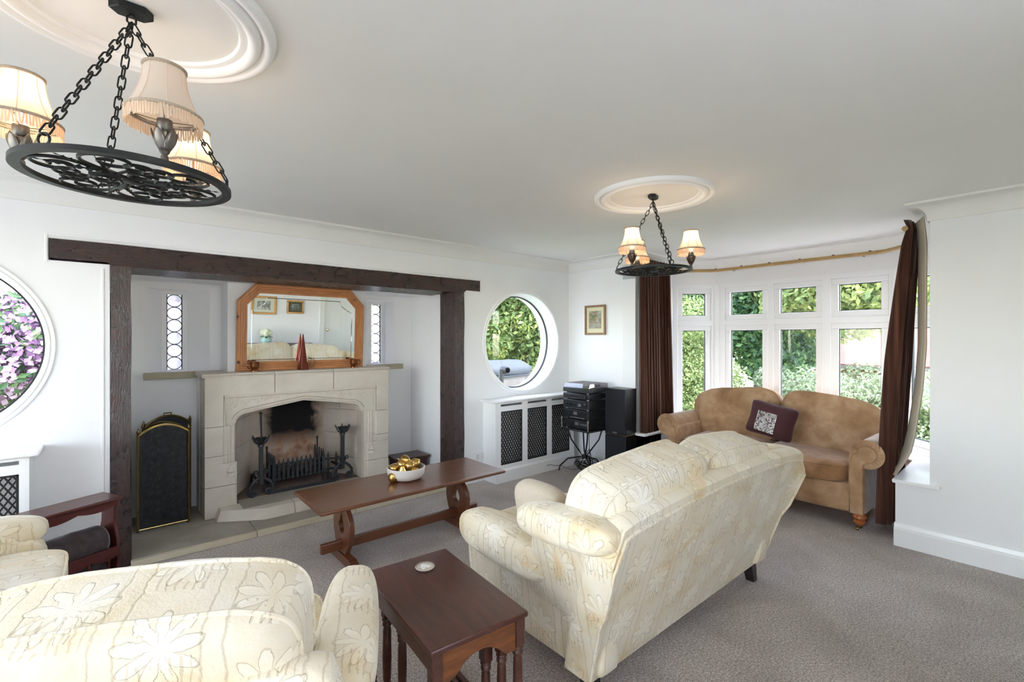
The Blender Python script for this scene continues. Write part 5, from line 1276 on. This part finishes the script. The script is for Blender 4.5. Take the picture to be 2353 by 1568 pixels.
# --- two matching armchairs
def armchair(loc, rz, label, sd0):
    r = thing('armchair', label, 'armchair', loc, rz, 'brocade armchairs')
    m, edge = back_shell(.415, .465, .0, -.13, .125, .758, .105, .012); m.build('back', BR, r, wc=False, uv=True, smooth=50)
    MB().tube([(x, y - .004, z) for x, y, z in edge], .008, 6).build('back_piping', BR, r, wc=False, uv=True)
    MB().sq((0, .37, .265), (.40, .37, .145), 12, 8).build('seat_frame', BR, r, **B())
    for s in (-1, 1):
        def flare(pt, u, s=s):
            return (pt.x, pt.y + (.07 * max(0, -pt.z / .22) ** 1.0 - .03 * max(0, pt.z / .22)) * max(0, u[1]), pt.z)
        a = MB().sq((s * .405, .31, .345), (.055, .38, .22), 9, 10, flare).build('arm', BR, r, **B())
        def roll(pt, u, s=s): return (pt.x, pt.y, pt.z + .03 * max(0, -pt.y) + wrinkle(3.0 + s + sd0, .007)(pt))
        MB().sq((s * .445, .30, .585), (.092, .375, .085), 2.8, 16, roll).build('arm_roll', BR, a, **B())
        for y in (.05, .68): tapered_leg(r, s * .36, y, .13, 'dark_leg', .03)
    box_cushion(r, (0, .40, .455), (.345, .36, .085), None, BR, BR, 5, 12, None, 2.0 + sd0, .008, 'seat_cushion', 2)
    box_cushion(r, (0, .065, .665), (.365, .145, .245), Matrix.Rotation(radians(13), 3, 'X'), BR, BR, 6.0, 18, lambda pt, u: (pt.x, pt.y, pt.z + max(0, u[2]) * .02 * (1 - u[0] ** 2)), 11.0 + sd0, .016, 'back_cushion', 1)
    return r
armchair((.034, 1.363, 0), radians(-25), 'cream brocade armchair with its back towards the sideboard wall', 0.0)
armchair((-.905, 2.775, 0), radians(-90), 'cream and gold brocade armchair in front of the magazine rack', 3.0)
# --- brown velvet sofa in the bay: local x = world +Y, local y = world -X
bs = thing('sofa', 'brown crushed velvet sofa with scroll arms standing in the bay window', 'sofa', (5.215, 1.825, 0), pi / 2)
BV = 'brown_velvet'
MB().sq((0, .40, .245), (.80, .405, .115), 14, 8).build('seat_frame', BV, bs, **B())
m, edge = back_shell(.80, .83, .02, -.03, .13, .80, .12, .10, rc=.3); m.build('back', BV, bs, wc=False, uv=True, smooth=50)
for s in (-1, 1):
    a = MB().sq((s * .785, .40, .37), (.055, .405, .24), 12, 10).build('arm', BV, bs, **B())
    rl = MB(); n = 28; yy = [0.0, .03, .25, .5, .76, .800]
    prof = []
    for y in yy:
        for k in range(n):
            t = 2 * pi * k / n; prof.append((s * .855 + .100 * cos(t), y, .612 + .100 * sin(t)))
    rl.add(prof, [(i * n + k, i * n + (k + 1) % n, (i + 1) * n + (k + 1) % n, (i + 1) * n + k)[::-1] for i in range(len(yy) - 1) for k in range(n)] + [tuple(range(n))[::-1], tuple(range((len(yy) - 1) * n, len(yy) * n))])
    ro = rl.build('arm_roll', BV, a, wc=False, uv=True, smooth=50, bevel=.012)
    # scroll facing: flat scroll panel with gathered border
    sp = [(s * (.855 + .062 * cos(t)), .612 + .062 * sin(t)) for t in np.linspace(-.75 * pi, .9 * pi, 22)]
    panel = [(s * .745, .14), (s * .83, .14), (s * .83, .53)] + [(s * .855 + s * .062 * cos(t), .612 + .062 * sin(t)) for t in np.linspace(-.45 * pi, 1.0 * pi, 22)] + [(s * .765, .60), (s * .745, .52)]
    MB().prism(panel, .796, .812, 'y').build('scroll_panel', BV, a, wc=False, uv=True, bevel=.005, smooth=40)
    MB().tube([(x, .806, z) for x, z in panel], .005, 6, True).build('piping', 'brown_seat', a, wc=False)
    for t in np.linspace(-.55 * pi, .85 * pi, 15):
        MB().tube([(s * (.855 + r * cos(t)), .803, .612 + r * sin(t)) for r in (.066, .082, .096)], [.006, .005, .003], 5).build('gather', BV, a, wc=False)
for cx_, sd_, sg in ((-.405, 1.5, 1), (.41, 6.5, -1)):
    def seatf(pt, u): return (pt.x, pt.y, pt.z * (1 + .12 * (1 - u[0] ** 2)))
    box_cushion(bs, (.0 + cx_ * .88, .435, .425), (.362, .385, .085), None, 'brown_seat', 'brown_seat', 5, 14, seatf, sd_, .010, 'seat_cushion', 2)
def hump_(sg):
    def f(pt, u):
        t = (u[0] * sg + 1) / 2; up = max(0, u[2])
        return (pt.x, pt.y, pt.z + up * (-.07 + .105 * t ** .8) - up * .06 * max(0, -(u[0] * sg) - .6))
    return f
BL_ = Matrix.Rotation(radians(12), 3, 'X')
box_cushion(bs, (.415, .165, .720), (.445, .105, .275), BL_, BV, BV, 4.0, 30, hump_(-1), 14.0, .040, 'back_cushion', 1)
box_cushion(bs, (-.455, .165, .720), (.430, .105, .275), BL_, BV, BV, 4.0, 30, hump_(1), 19.0, .040, 'back_cushion', 1)
for sx in (-1, 1):
    for y in (.06, .765):
        l = MB().lathe([(.034, .150), (.036, .132), (.044, .122), (.046, .108), (.036, .094), (.032, .090), (.040, .082), (.040, .070), (.026, .056), (.020, .046), (0, .046)], 20, (sx * .80, y, 0)).build('leg', 'leg_wood', bs, wc=False)
        MB().lathe([(.0, .05), (.021, .050), (.018, .032), (.012, .024), (0, .022)], 14, (sx * .80, y, 0)).build('castor_cup', 'brass_dark', l, wc=False)
        MB().lathe([(0, -.007), (.015, -.007), (.017, 0), (.015, .007), (0, .007)], 14, (sx * .80 + .012, y, .017), 'x').build('castor_wheel', 'brass_dark', l, wc=False)
# plum cushion on the brown sofa
pc = thing('scatter_cushion', 'plum scatter cushion with a silver sequin square on the brown sofa', 'cushion', (4.70, 1.763, .515))
Mx = Matrix.Rotation(radians(13), 3, 'Y') @ Matrix.Rotation(radians(10), 3, 'X')      # faces -X, leaning back
def pil2(pt, u):
    e = max(abs(u[1]), abs(u[2])); k = (1 - e ** 3.5) ** .6 if e < 1 else 0
    cn = 1 + .05 * (abs(u[1]) * abs(u[2])) ** 3 - .05 * (1 - min(abs(u[1]), abs(u[2])))
    return (pt.x * (.12 + .88 * k), pt.y * cn, pt.z * cn)
m = MB(); m.sq((0, 0, .225), (.075, .205, .158), 7, 18, pil2, Mx); m.build('cover', 'cushion_plum', pc, wc=False, smooth=180)
n = 13; sq_ = .0063
for i in range(n):
    m = MB()
    for j in range(n + 2):
        yy, zz = .02 + (i - (n - 1) / 2) * .0125 * 1.08, -.03 + (j - (n + 1) / 2) * .0125 * .98; e = max(abs(yy / .205), abs(zz / .158)); x = -.075 * (.12 + .88 * (1 - e ** 3.5) ** .6) - .0015
        p_ = Mx @ Vector((x, yy, zz)); nr = Mx @ Vector((-1, 0, 0)); t1 = Mx @ Vector((0, 1, 0)); t2 = Mx @ Vector((0, 0, 1)); jx = random.Random(i * 40 + j).uniform(-.10, .10)
        m.obox(p_ + Vector((0, 0, .225)), (t1 + nr * jx).normalized() * sq_ * .8, (t2 - nr * jx * .6).normalized() * sq_ * .74, nr * .0012)
    m.build('sequin_row', 'sequin', pc, wc=False, smooth=0)
# ---------------------------------------------------------------- coffee table
ct = thing('coffee_table', 'long low trestle coffee table in polished brown wood', 'coffee table', (1.675, 3.16, 0))
MB().box(.955, 2.402, 2.885, 3.44, .430, .453).build('top', 'table_wood', ct, bevel=.010, bseg=4)
for x in (1.20, 2.125):
    yc = 3.16; hw = [(.06, .06), (.08, .09), (.115, .13), (.14, .19), (.148, .24), (.140, .29), (.105, .335), (.075, .36), (.075, .412)]
    outl_ = [(yc - w, z) for w, z in hw][::-1] + [(yc + w, z) for w, z in hw]
    hole = []
    for k in range(28):
        a = 2 * pi * k / 28; r = 1.0
        z = .245 + .052 * sin(a); w = .046 * cos(a) * (1 - .3 * sin(a)); hole.append((yc + w, z + (.034 * max(0, sin(a)) ** 8)))
    h = holed(outl_, [hole], x - .018, x + .018, 'x'); h.build('trestle', 'table_wood', ct, bevel=.004, smooth=35)
    MB().prism([(yc - .235, .0), (yc + .235, 0), (yc + .235, .02), (yc + .16, .058), (yc - .16, .058), (yc - .235, .02)], x - .028, x + .028, 'x').build('foot', 'table_wood', ct, bevel=.005)
    MB().box(x - .03, x + .03, yc - .20, yc + .20, .410, .431).build('cleat', 'table_wood', ct, bevel=.003)
MB().box(1.045, 2.305, 3.138, 3.174, .086, .150).build('stretcher', 'table_wood', ct, bevel=.006)
# bowl of golden fruit
bw = tag(MB().lathe([(0, .0), (.085, .0), (.118, .012), (.136, .040), (.140, .088), (.136, .091), (.131, .088), (.126, .042), (.105, .022), (0, .016)], 40).build('fruit_bowl', 'bowl_ceramic'), 'shallow white bowl on the coffee table', 'bowl')
bw.location = (1.69, 3.205, .453)
def fruit_mesh(kind):
    if kind == 'apple': pr = [(0, .004), (.012, -.002), (.026, .002), (.036, .016), (.040, .036), (.037, .054), (.026, .066), (.014, .069), (.005, .063), (0, .060)]
    elif kind == 'pear': pr = [(0, 0), (.014, -.001), (.030, .008), (.038, .028), (.035, .048), (.024, .068), (.017, .084), (.012, .094), (0, .098)]
    else: pr = [(0, 0), (.02, .004), (.036, .02), (.040, .038), (.036, .056), (.02, .072), (.006, .080), (0, .082)]
    return MB().lathe(pr, 24)
FR = [('apple', (-.075, .045, .060), (0, 0)), ('lemon', (.02, .075, .055), (1.2, 0)), ('apple', (.085, .02, .055), (.3, .2)), ('pear', (-.055, -.050, .045), (.2, .1)), ('apple', (.025, -.060, .040), (.3, 0)), ('lemon', (-.10, -.008, .03), (.2, .8)),
      ('apple', (-.035, .005, .098), (.2, .2)), ('lemon', (.050, .015, .096), (.9, .4)), ('pear', (.070, .055, .090), (-.9, .6)), ('apple', (.0, -.035, .092), (.4, .1)), ('pear', (-.005, .045, .150), (1.35, .5))]
labs = {'apple': 'gold painted apple heaped in the white bowl', 'lemon': 'gold painted lemon heaped in the white bowl', 'pear': 'gold painted pear heaped in the white bowl'}
for kd, c, (rx, ry) in FR:
    o = fruit_mesh(kd).build('golden_' + kd, 'gold_foil'); o.location = (1.69 + c[0], 3.205 + c[1], .453 + c[2] - .02); o.rotation_euler = (rx, ry, c[0] * 20)
    if kd != 'lemon':
        zt_ = .058 if kd == 'apple' else .096; MB().tube([(0, 0, zt_), (.002, 0, zt_ + .012), (.006, 0, zt_ + .022)], [.0022, .0016, .002], 6).build('stalk', 'gold_foil', o, wc=False)
    tag(o, labs[kd], 'fruit', 'golden %ss in the bowl' % kd)
# ---------------------------------------------------------------- nest of tables
nest_loc = (.968, 1.565, 0); NR = radians(-4.5)
def nest_table(i, label):
    r = thing('nest_table', label, 'side table', nest_loc, NR, 'nest of three tables')
    hw, y0, y1, zt_ = .192 - .036 * i, -.315, .312 - .070 * i, .53 - .042 * i
    y0 += .050 * i
    MB().box(-hw, hw, y0, y1, zt_ - .022, zt_).build('top', 'nest_wood', r, wc=False, bevel=.007, bseg=3)
    ins = .028
    for sx in (-1, 1):
        for sy in (-1, 1):
            if False: pass
            x, y = sx * (hw - ins), (y0 + ins) if sy < 0 else (y1 - ins); w = .019
            l = MB(); l.box(x - w, x + w, y - w, y + w, zt_ - .122, zt_ - .022); l.build('leg_block', 'nest_wood', r, wc=False, bevel=.003)
            h0 = zt_ - .122
            pr = [(.019, h0), (.021, h0 - .008), (.014, h0 - .014), (.019, h0 - .022), (.019, h0 - .030), (.013, h0 - .036), (.0165, h0 - .05), (.0185, .20), (.0165, .115), (.013, .105), (.019, .096), (.019, .088), (.014, .082), (.019, .074)]
            MB().lathe(pr[::-1], 18, (x, y, 0)).build('leg', 'nest_wood', r, wc=False)
            MB().box(x - w, x + w, y - w, y + w, .0, .074).build('foot_block', 'nest_wood', r, wc=False, bevel=.003)
        MB().box(sx * (hw - ins) - .009, sx * (hw - ins) + .009, y0 + ins + .015, y1 - ins - .015, zt_ - .098, zt_ - .021).build('side_apron', 'nest_wood', r, wc=False, bevel=.002)
        MB().box(sx * (hw - ins) - .012, sx * (hw - ins) + .012, y0 + ins, y1 - ins, .030, .058).build('stretcher', 'nest_wood', r, wc=False, bevel=.003)
    a, b = -(hw - ins - .018), hw - ins - .018; zt2 = zt_ - .022
    ap = [(a, zt2), (a, zt2 - .112), (a + .04, zt2 - .108)] + [(a + .05 + (b - a - .10) * t, zt2 - .052 - .05 * abs(2 * t - 1) ** 2.2) for t in np.linspace(0, 1, 15)] + [(b - .04, zt2 - .108), (b, zt2 - .112), (b, zt2)]
    yb = y0 + ins
    if i: ap = [(a, zt2), (a, zt2 - .03), (b, zt2 - .03), (b, zt2)]
    MB().prism(ap, yb - .012, yb + .006, 'y').build('front_apron', 'nest_oak', r, wc=False, bevel=.002, smooth=30)
    return r
nest_table(0, 'largest of the nest of dark wooden tables with a coaster on it')
nest_table(1, 'middle table tucked inside the nest of dark wooden tables')
nest_table(2, 'smallest table tucked inside the nest of dark wooden tables')
co = thing('coaster', 'round pale coaster with raised white profile on the nest of tables', 'coaster', (1.012, 1.752, .53))
MB().lathe([(0, 0), (.039, 0), (.041, .003), (.041, .007), (.037, .009), (.035, .006), (0, .006)], 36).build('disc', 'smoke_plastic', co, wc=False)
MB().lathe([(.036, .006), (.0385, .0095), (.041, .007)], 36).build('rim', 'cushion_beige', co, wc=False)
m = MB()
for x, y, a, b, rr in ((.002, .004, .017, .014, 0), (-.010, -.008, .012, .008, .5), (.012, -.008, .010, .009, 0), (.0, .018, .010, .007, .3), (-.014, .006, .006, .005, 0)): m.sq((x, y, .0065), (a, b, .003), 2.2, 6, M=Matrix.Rotation(rr, 3, 'Z'))
m.build('relief', 'socket_white', co, wc=False)
# ---------------------------------------------------------------- magazine rack with rolled throw
rk = thing('magazine_rack', 'red mahogany magazine rack with scalloped rails beside the oak post', 'rack', (.040, 3.60, 0), radians(27))
MB().box(-.60, .012, -.018, .185, .560, .578).build('top', 'mahogany', rk, wc=False, bevel=.007)
sc1 = [(-.58, .560), (-.58, .525)] + [(-.58 + .57 * t, .518 - .018 * abs(sin(3 * pi * t)) + .016 * t) for t in np.linspace(0, 1, 31)] + [(-.01, .56)]
MB().prism(sc1, .0, .016, 'y').build('top_rail', 'mahogany', rk, wc=False, smooth=40)
for x in (-.585, -.012):
    pr = [(.02, .0), (.05, .0), (.06, .03), (.11, .03), (.12, .0), (.155, .0), (.17, .10), (.185, .22), (.175, .33), (.145, .42), (.14, .50), (.165, .56), (.0, .56), (.02, .50), (.022, .42), (-.008, .33), (-.018, .22), (-.002, .10)]
    MB().prism(pr, x - .009, x + .009, 'x').build('end_panel', 'mahogany', rk, wc=False, bevel=.003, smooth=30)
for yy in (-.012, .172):
    sc2 = [(-.58, .295), (-.58, .255)] + [(-.58 + .57 * t, .250 - .022 * abs(sin(4 * pi * t)) ** .7) for t in np.linspace(0, 1, 41)] + [(-.015, .295)]
    MB().prism(sc2, yy - .007, yy + .007, 'y').build('trough_rail', 'mahogany', rk, wc=False, smooth=40)
    for i in range(6):
        x = -.54 + i * .096; MB().lathe([(.006, .07), (.008, .11), (.005, .13), (.009, .16), (.005, .19), (.008, .22), (.006, .26)], 10, (x, yy * .9, 0)).build('spindle', 'mahogany', rk, wc=False)
MB().box(-.58, -.015, .0, .165, .055, .072).build('bottom_board', 'mahogany', rk, wc=False)
th = thing('rolled_throw', 'dark brown fur throw rolled up in the magazine rack', 'throw', (.040, 3.60, .072), radians(27))
m = MB(); wr = wrinkle(2.0, .012, 14)
def rollf(u, v):
    a = 2 * pi * v; e = min(u, 1 - u); r = .088 * min(1, .55 + e * 9) ** .5; x = -.50 + .46 * u; p = Vector((x, .083 + r * cos(a), .255 + r * sin(a))); return p + Vector((0, cos(a), sin(a))) * wr(p)
m.grid(rollf, 26, 28, cv=True); m.f.append(tuple(range(28))); m.f.append(tuple(range(25 * 28, 26 * 28))[::-1]); m.build('roll', 'brown_pile', th, wc=False, smooth=180)
m = MB(); m.sq((-.27, .083, .09), (.24, .07, .085), 4, 12, lambda p, u: (p.x, p.y, p.z + wr(p))); m.build('folded_end', 'brown_pile', th, wc=False, smooth=180)
# ---------------------------------------------------------------- garden
GZ = -.25
struct(MB().box(-25, 45, -30, 40, GZ - .2, GZ).build('floor_garden', 'lawn', smooth=0))
struct(MB().prism([(-12, -9), (7, -9), (7, -.85), (-2.9, -.85), (-2.9, 5.2), (-12, 5.2)], GZ, GZ + .05).build('floor_bounce', 'bounce_paving', smooth=0))  # pale slab added out of view to bounce sunlight indoors
struct(MB().box(4.9, 7.6, -2.0, 7.5, GZ, GZ + .04).build('floor_bay_bounce', 'bounce_paving', smooth=0))  # strip added so the lawn throws less green light onto the ceiling
def leaves(name, mat, blobs, n, size, seed, parent, aspect=.5, loc=None):
    """leaf blades scattered over and inside ellipsoid clumps"""
    rg = np.random.default_rng(seed); w = np.array([b[3] * b[4] * b[5] for b in blobs]) ** .67; w /= w.sum()
    k = rg.choice(len(blobs), n, p=w); Bm = np.array(blobs)[k]
    d = rg.normal(size=(n, 3)); d /= np.linalg.norm(d, axis=1)[:, None]; r = rg.random(n)[:, None] ** .25
    c = Bm[:, :3] + d * Bm[:, 3:6] * r
    nn = d * .6 + rg.normal(size=(n, 3)) * .55 + np.array([0, 0, .35]); nn /= np.linalg.norm(nn, axis=1)[:, None]
    t = np.cross(nn, rg.normal(size=(n, 3))); t /= np.linalg.norm(t, axis=1)[:, None]; b = np.cross(nn, t)
    s = size * (.6 + .8 * rg.random(n))[:, None]
    V = np.stack([c + t * s, c + b * s * aspect + nn * s * .15, c - t * s, c - b * s * aspect + nn * s * .15], 1).reshape(-1, 3)
    F = np.arange(4 * n).reshape(-1, 4)
    me = bpy.data.meshes.new(name); off = np.array(parent.location) if parent else np.zeros(3); me.from_pydata((V - off).tolist(), [], F.tolist()); me.update(); me.materials.append(MATS[mat])
    o = bpy.data.objects.new(name, me); COL.objects.link(o); o.parent = parent; return o
def blobs_in(c, R, n, r0, r1, seed):
    rd = random.Random(seed); out = []
    for i in range(n):
        d = Vector((rd.gauss(0, 1), rd.gauss(0, 1), rd.gauss(0, 1))).normalized() * rd.random() ** .4; r = rd.uniform(r0, r1)
        out.append((c[0] + d.x * R[0], c[1] + d.y * R[1], c[2] + d.z * R[2], r, r, r * .8))
    return out
def tree(name, label, cat, c, R, n, mat, size, seed, nb=16, rb=(.5, .9), trunk=.16, grp=None, flowers=None, extra=None):
    t = thing(name, label, cat, (c[0], c[1], GZ), 0, grp)
    bl = blobs_in(c, R, nb, rb[0], rb[1], seed) + (extra or [])
    leaves('foliage', mat, bl, n, size, seed, t)
    if flowers: leaves('blossom', flowers[0], [(x, y, z, a * 1.06, b * 1.06, d * 1.06) for x, y, z, a, b, d in bl[:flowers[3]]], flowers[1], flowers[2], seed + 7, t, .8)
    if trunk:
        m = MB(); m.tube([(c[0], c[1], GZ), (c[0] + .05, c[1] - .03, (c[2] + GZ) / 2), (c[0], c[1] + .05, c[2] + R[2] * .4)], [trunk, trunk * .8, trunk * .3], 10); m.build('trunk', 'bark', t)
        rd = random.Random(seed + 3)
        for i in range(5):
            b = bl[rd.randrange(len(bl))]; m = MB(); m.tube([(c[0], c[1], c[2] - R[2] * .3), ((c[0] + b[0]) / 2, (c[1] + b[1]) / 2, (c[2] + b[2]) / 2 + .1), (b[0], b[1], b[2])], [trunk * .4, trunk * .25, trunk * .1], 6); m.build('branch', 'bark', t)
    return t
# beyond the round window by the radiator cover
tree('yew_tree', 'feathery yellow-green conifer seen through the round window by the hi-fi', 'tree', (9.2, 10.2, 2.7), (2.8, 2.2, 2.3), 52000, 'leaf_yew', 0.075, 11, 54, (.6, 1.0), .12)
tree('garden_shrub', 'low yellow-green shrub below the conifer outside the round window', 'shrub', (8.5, 8.4, .35), (1.0, .7, .4), 9100, 'leaf_light', 0.039, 12, 8, (.35, .5), 0)
tree('garden_shrub', 'dark green shrub standing behind the conifer trunk', 'shrub', (11.5, 15.0, 1.6), (3.4, 1.4, 1.5), 15600, 'leaf_dark', 0.077, 13, 16, (.7, 1.0), .12)
# rhododendron by the other round window
tree('rhododendron', 'rhododendron thick with lilac-pink blossom outside the round window', 'shrub', (-.55, 7.7, 1.5), (1.7, .8, 1.15), 11700, 'leaf_dark', 0.05, 21, 30, (.35, .6), .08, None, ('petal', 24000, .034, 30))
# beyond the bay
tree('bamboo_clump', 'bright feathery shrub pressed against the left casement of the bay', 'shrub', (8.4, 4.75, 1.1), (.75, .7, 1.25), 23400, 'leaf_light', 0.03, 31, 16, (.4, .6), .05)
tree('maple_tree', 'dark green maple tree behind the left casement of the bay', 'tree', (13.0, 7.2, 3.4), (2.6, 2.0, 2.2), 23400, 'leaf_dark', 0.077, 32, 26, (.7, 1.1), .2)
tree('sycamore_tree', 'tall sycamore with pale leaf tips outside the bay', 'tree', (12.6, 5.0, 2.7), (1.6, 1.4, 2.4), 22100, 'leaf_dark', 0.072, 33, 24, (.55, .9), .18)
tree('acacia_tree', 'spreading golden-green acacia overhanging the red tiled roof', 'tree', (11.4, 2.5, 2.95), (1.6, 2.0, 1.0), 28600, 'leaf_acacia', 0.066, 34, 30, (.5, .85), 0)
tree('cherry_tree', 'tree with pinkish leaves between the acacia and sycamore', 'tree', (15.0, 5.5, 1.75), (1.1, 1.0, 1.2), 6760, 'petal_pink', 0.061, 35, 12, (.4, .6), .12)
tree('variegated_bush', 'pale variegated bush below the red roof outside the bay', 'shrub', (9.6, 2.1, .30), (1.0, 1.0, .55), 23400, 'leaf_pale', 0.033, 36, 18, (.4, .6), 0)
tree('variegated_bush', 'pale variegated bush beside the yellow-green ground cover outside the bay', 'shrub', (9.8, 3.35, .32), (.7, .6, .5), 16900, 'leaf_pale', 0.033, 37, 12, (.35, .55), 0)
tree('garden_shrub', 'yellow-green ground cover below the sycamore outside the bay', 'shrub', (9.2, 4.15, .05), (.6, .55, .4), 11700, 'leaf_light', 0.03, 38, 10, (.35, .5), 0)
tree('garden_shrub', 'leafy shrub seen past the lined curtain at the bay end', 'shrub', (10.0, 1.25, .1), (.6, .5, .45), 11700, 'leaf_light', 0.033, 39, 10, (.35, .5), 0)
# neighbouring house
hs_ = thing('neighbour_house', 'pale brick house with red tiled roof beyond the garden', 'house', (19.5, 3.3, GZ))
MB().box(18.0, 24, 1.2, 6.4, GZ - .2, 1.55).build('wall', 'house_render', hs_, smooth=0)
MB().box(17.2, 22, -3.5, 1.7, GZ, 1.2).build('wing_wall', 'house_render', hs_, smooth=0)
rows, cols = 12, 22
rb_ = MB(); rb_.add([(17.6, 1.0, 1.5), (17.6, 6.8, 1.5), (20.8, 6.8, 3.9), (20.8, 1.0, 3.9), (24, 1.0, 1.5), (24, 6.8, 1.5)], [(0, 1, 2, 3)[::-1], (3, 2, 5, 4)[::-1], (0, 3, 4), (1, 5, 2)]); rb_.build('roof_deck', 'roof_tile', hs_, smooth=0)
for i in range(rows):
    t0 = i / rows; x = 17.58 + 3.2 * t0; z = 1.50 + 2.4 * t0
    MB().obox((x + .15, 3.9, z + .16), (0, 2.95, 0), Vector((.17, 0, .128)), Vector((-.03, 0, .04))).build('roof_course', 'roof_tile', hs_, smooth=0)
wb = MB(); wb.add([(16.9, -3.8, 1.15), (16.9, 1.75, 1.15), (19.5, 1.75, 3.0), (19.5, -3.8, 3.0), (22.3, -3.8, 1.15), (22.3, 1.75, 1.15)], [(0, 1, 2, 3)[::-1], (3, 2, 5, 4)[::-1], (0, 3, 4), (1, 5, 2)]); wb.build('wing_roof', 'roof_tile', hs_, smooth=0)
MB().box(17.5, 17.62, 1.0, 6.8, 1.42, 1.54).build('gutter', 'grill_body', hs_, smooth=0)
for y0_, y1_ in ((2.2, 2.9), (4.6, 5.6)):
    w = MB().box(17.96, 18.02, y0_, y1_, .3, 1.2).build('window', 'house_white', hs_, smooth=0); MB().box(17.94, 17.97, y0_ + .07, y1_ - .07, .37, 1.13).build('pane', 'vase_glass', w, smooth=0)
MB().box(17.95, 18.02, 1.45, 2.0, GZ, 1.3).build('door', 'grill_body', hs_, smooth=0)
hs_.location.z -= .85
# covered barbecue, brick wall, path lights outside the round window
bq = thing('covered_barbecue', 'barbecue under a grey fitted cover outside the round window', 'barbecue', (5.1, 6.3, GZ), radians(12))
MB().sq((0, 0, .62), (.52, .30, .60), 14, 6).build('body', 'grill_body', bq, wc=False, smooth=40)
def cov(p, u): return (p.x * (1 - .22 * max(0, u[2])), p.y * (1 - .5 * max(0, u[2])), p.z + .012 * sin(p.x * 30))
MB().sq((0, 0, 1.26), (.60, .36, .13), 5, 12, cov).build('cover', 'grill_cover', bq, wc=False, smooth=60)
MB().box(-.56, .56, -.33, .33, 1.12, 1.15).build('cover_hem', 'grill_cover', bq, wc=False, bevel=.01)
def spot(x, y, h, label):
    s = thing('garden_spotlight', label, 'garden light', (x, y, GZ))
    MB().lathe([(.035, 0), (.035, h)], 14, (0, 0, 0)).build('post', 'black_panel', s, wc=False)
    MB().lathe([(0, -.06), (.045, -.06), (.058, -.03), (.060, .05), (.052, .05), (.045, .02), (0, .01)], 20, (.055, -.02, h - .01), 'y').build('lamp_head', 'black_plastic', s, wc=False)
    MB().lathe([(.0, -.062), (.040, -.062)], 20, (.055, -.03, h - .01), 'y').build('lens', 'chrome', s, wc=False)
spot(4.42, 5.42, 1.30, 'black post spotlight in front of the covered barbecue')
spot(5.0, 5.5, 1.10, 'short black spotlight near the low shrub outside the round window')
bwl = thing('garden_wall', 'low red brick garden wall behind the spotlights', 'wall', (6.2, 6.9, GZ))
MB().box(4.6, 8.2, 6.86, 6.98, GZ, .72).build('mortar', 'grout', bwl, smooth=0)
bo = MB().box(-.106, .106, -.05, .05, 0, .064).build('brick', 'garden_brick', bwl, wc=False, smooth=0); first = True
for r_ in range(12):
    for c_ in range(16):
        x = 4.72 + c_ * .224 + (.112 if r_ % 2 else 0) - 6.2; z = .012 + r_ * .076
        if first: o = bo; first = False
        else: o = bo.copy(); COL.objects.link(o)
        o.location = (x, -.02, z)
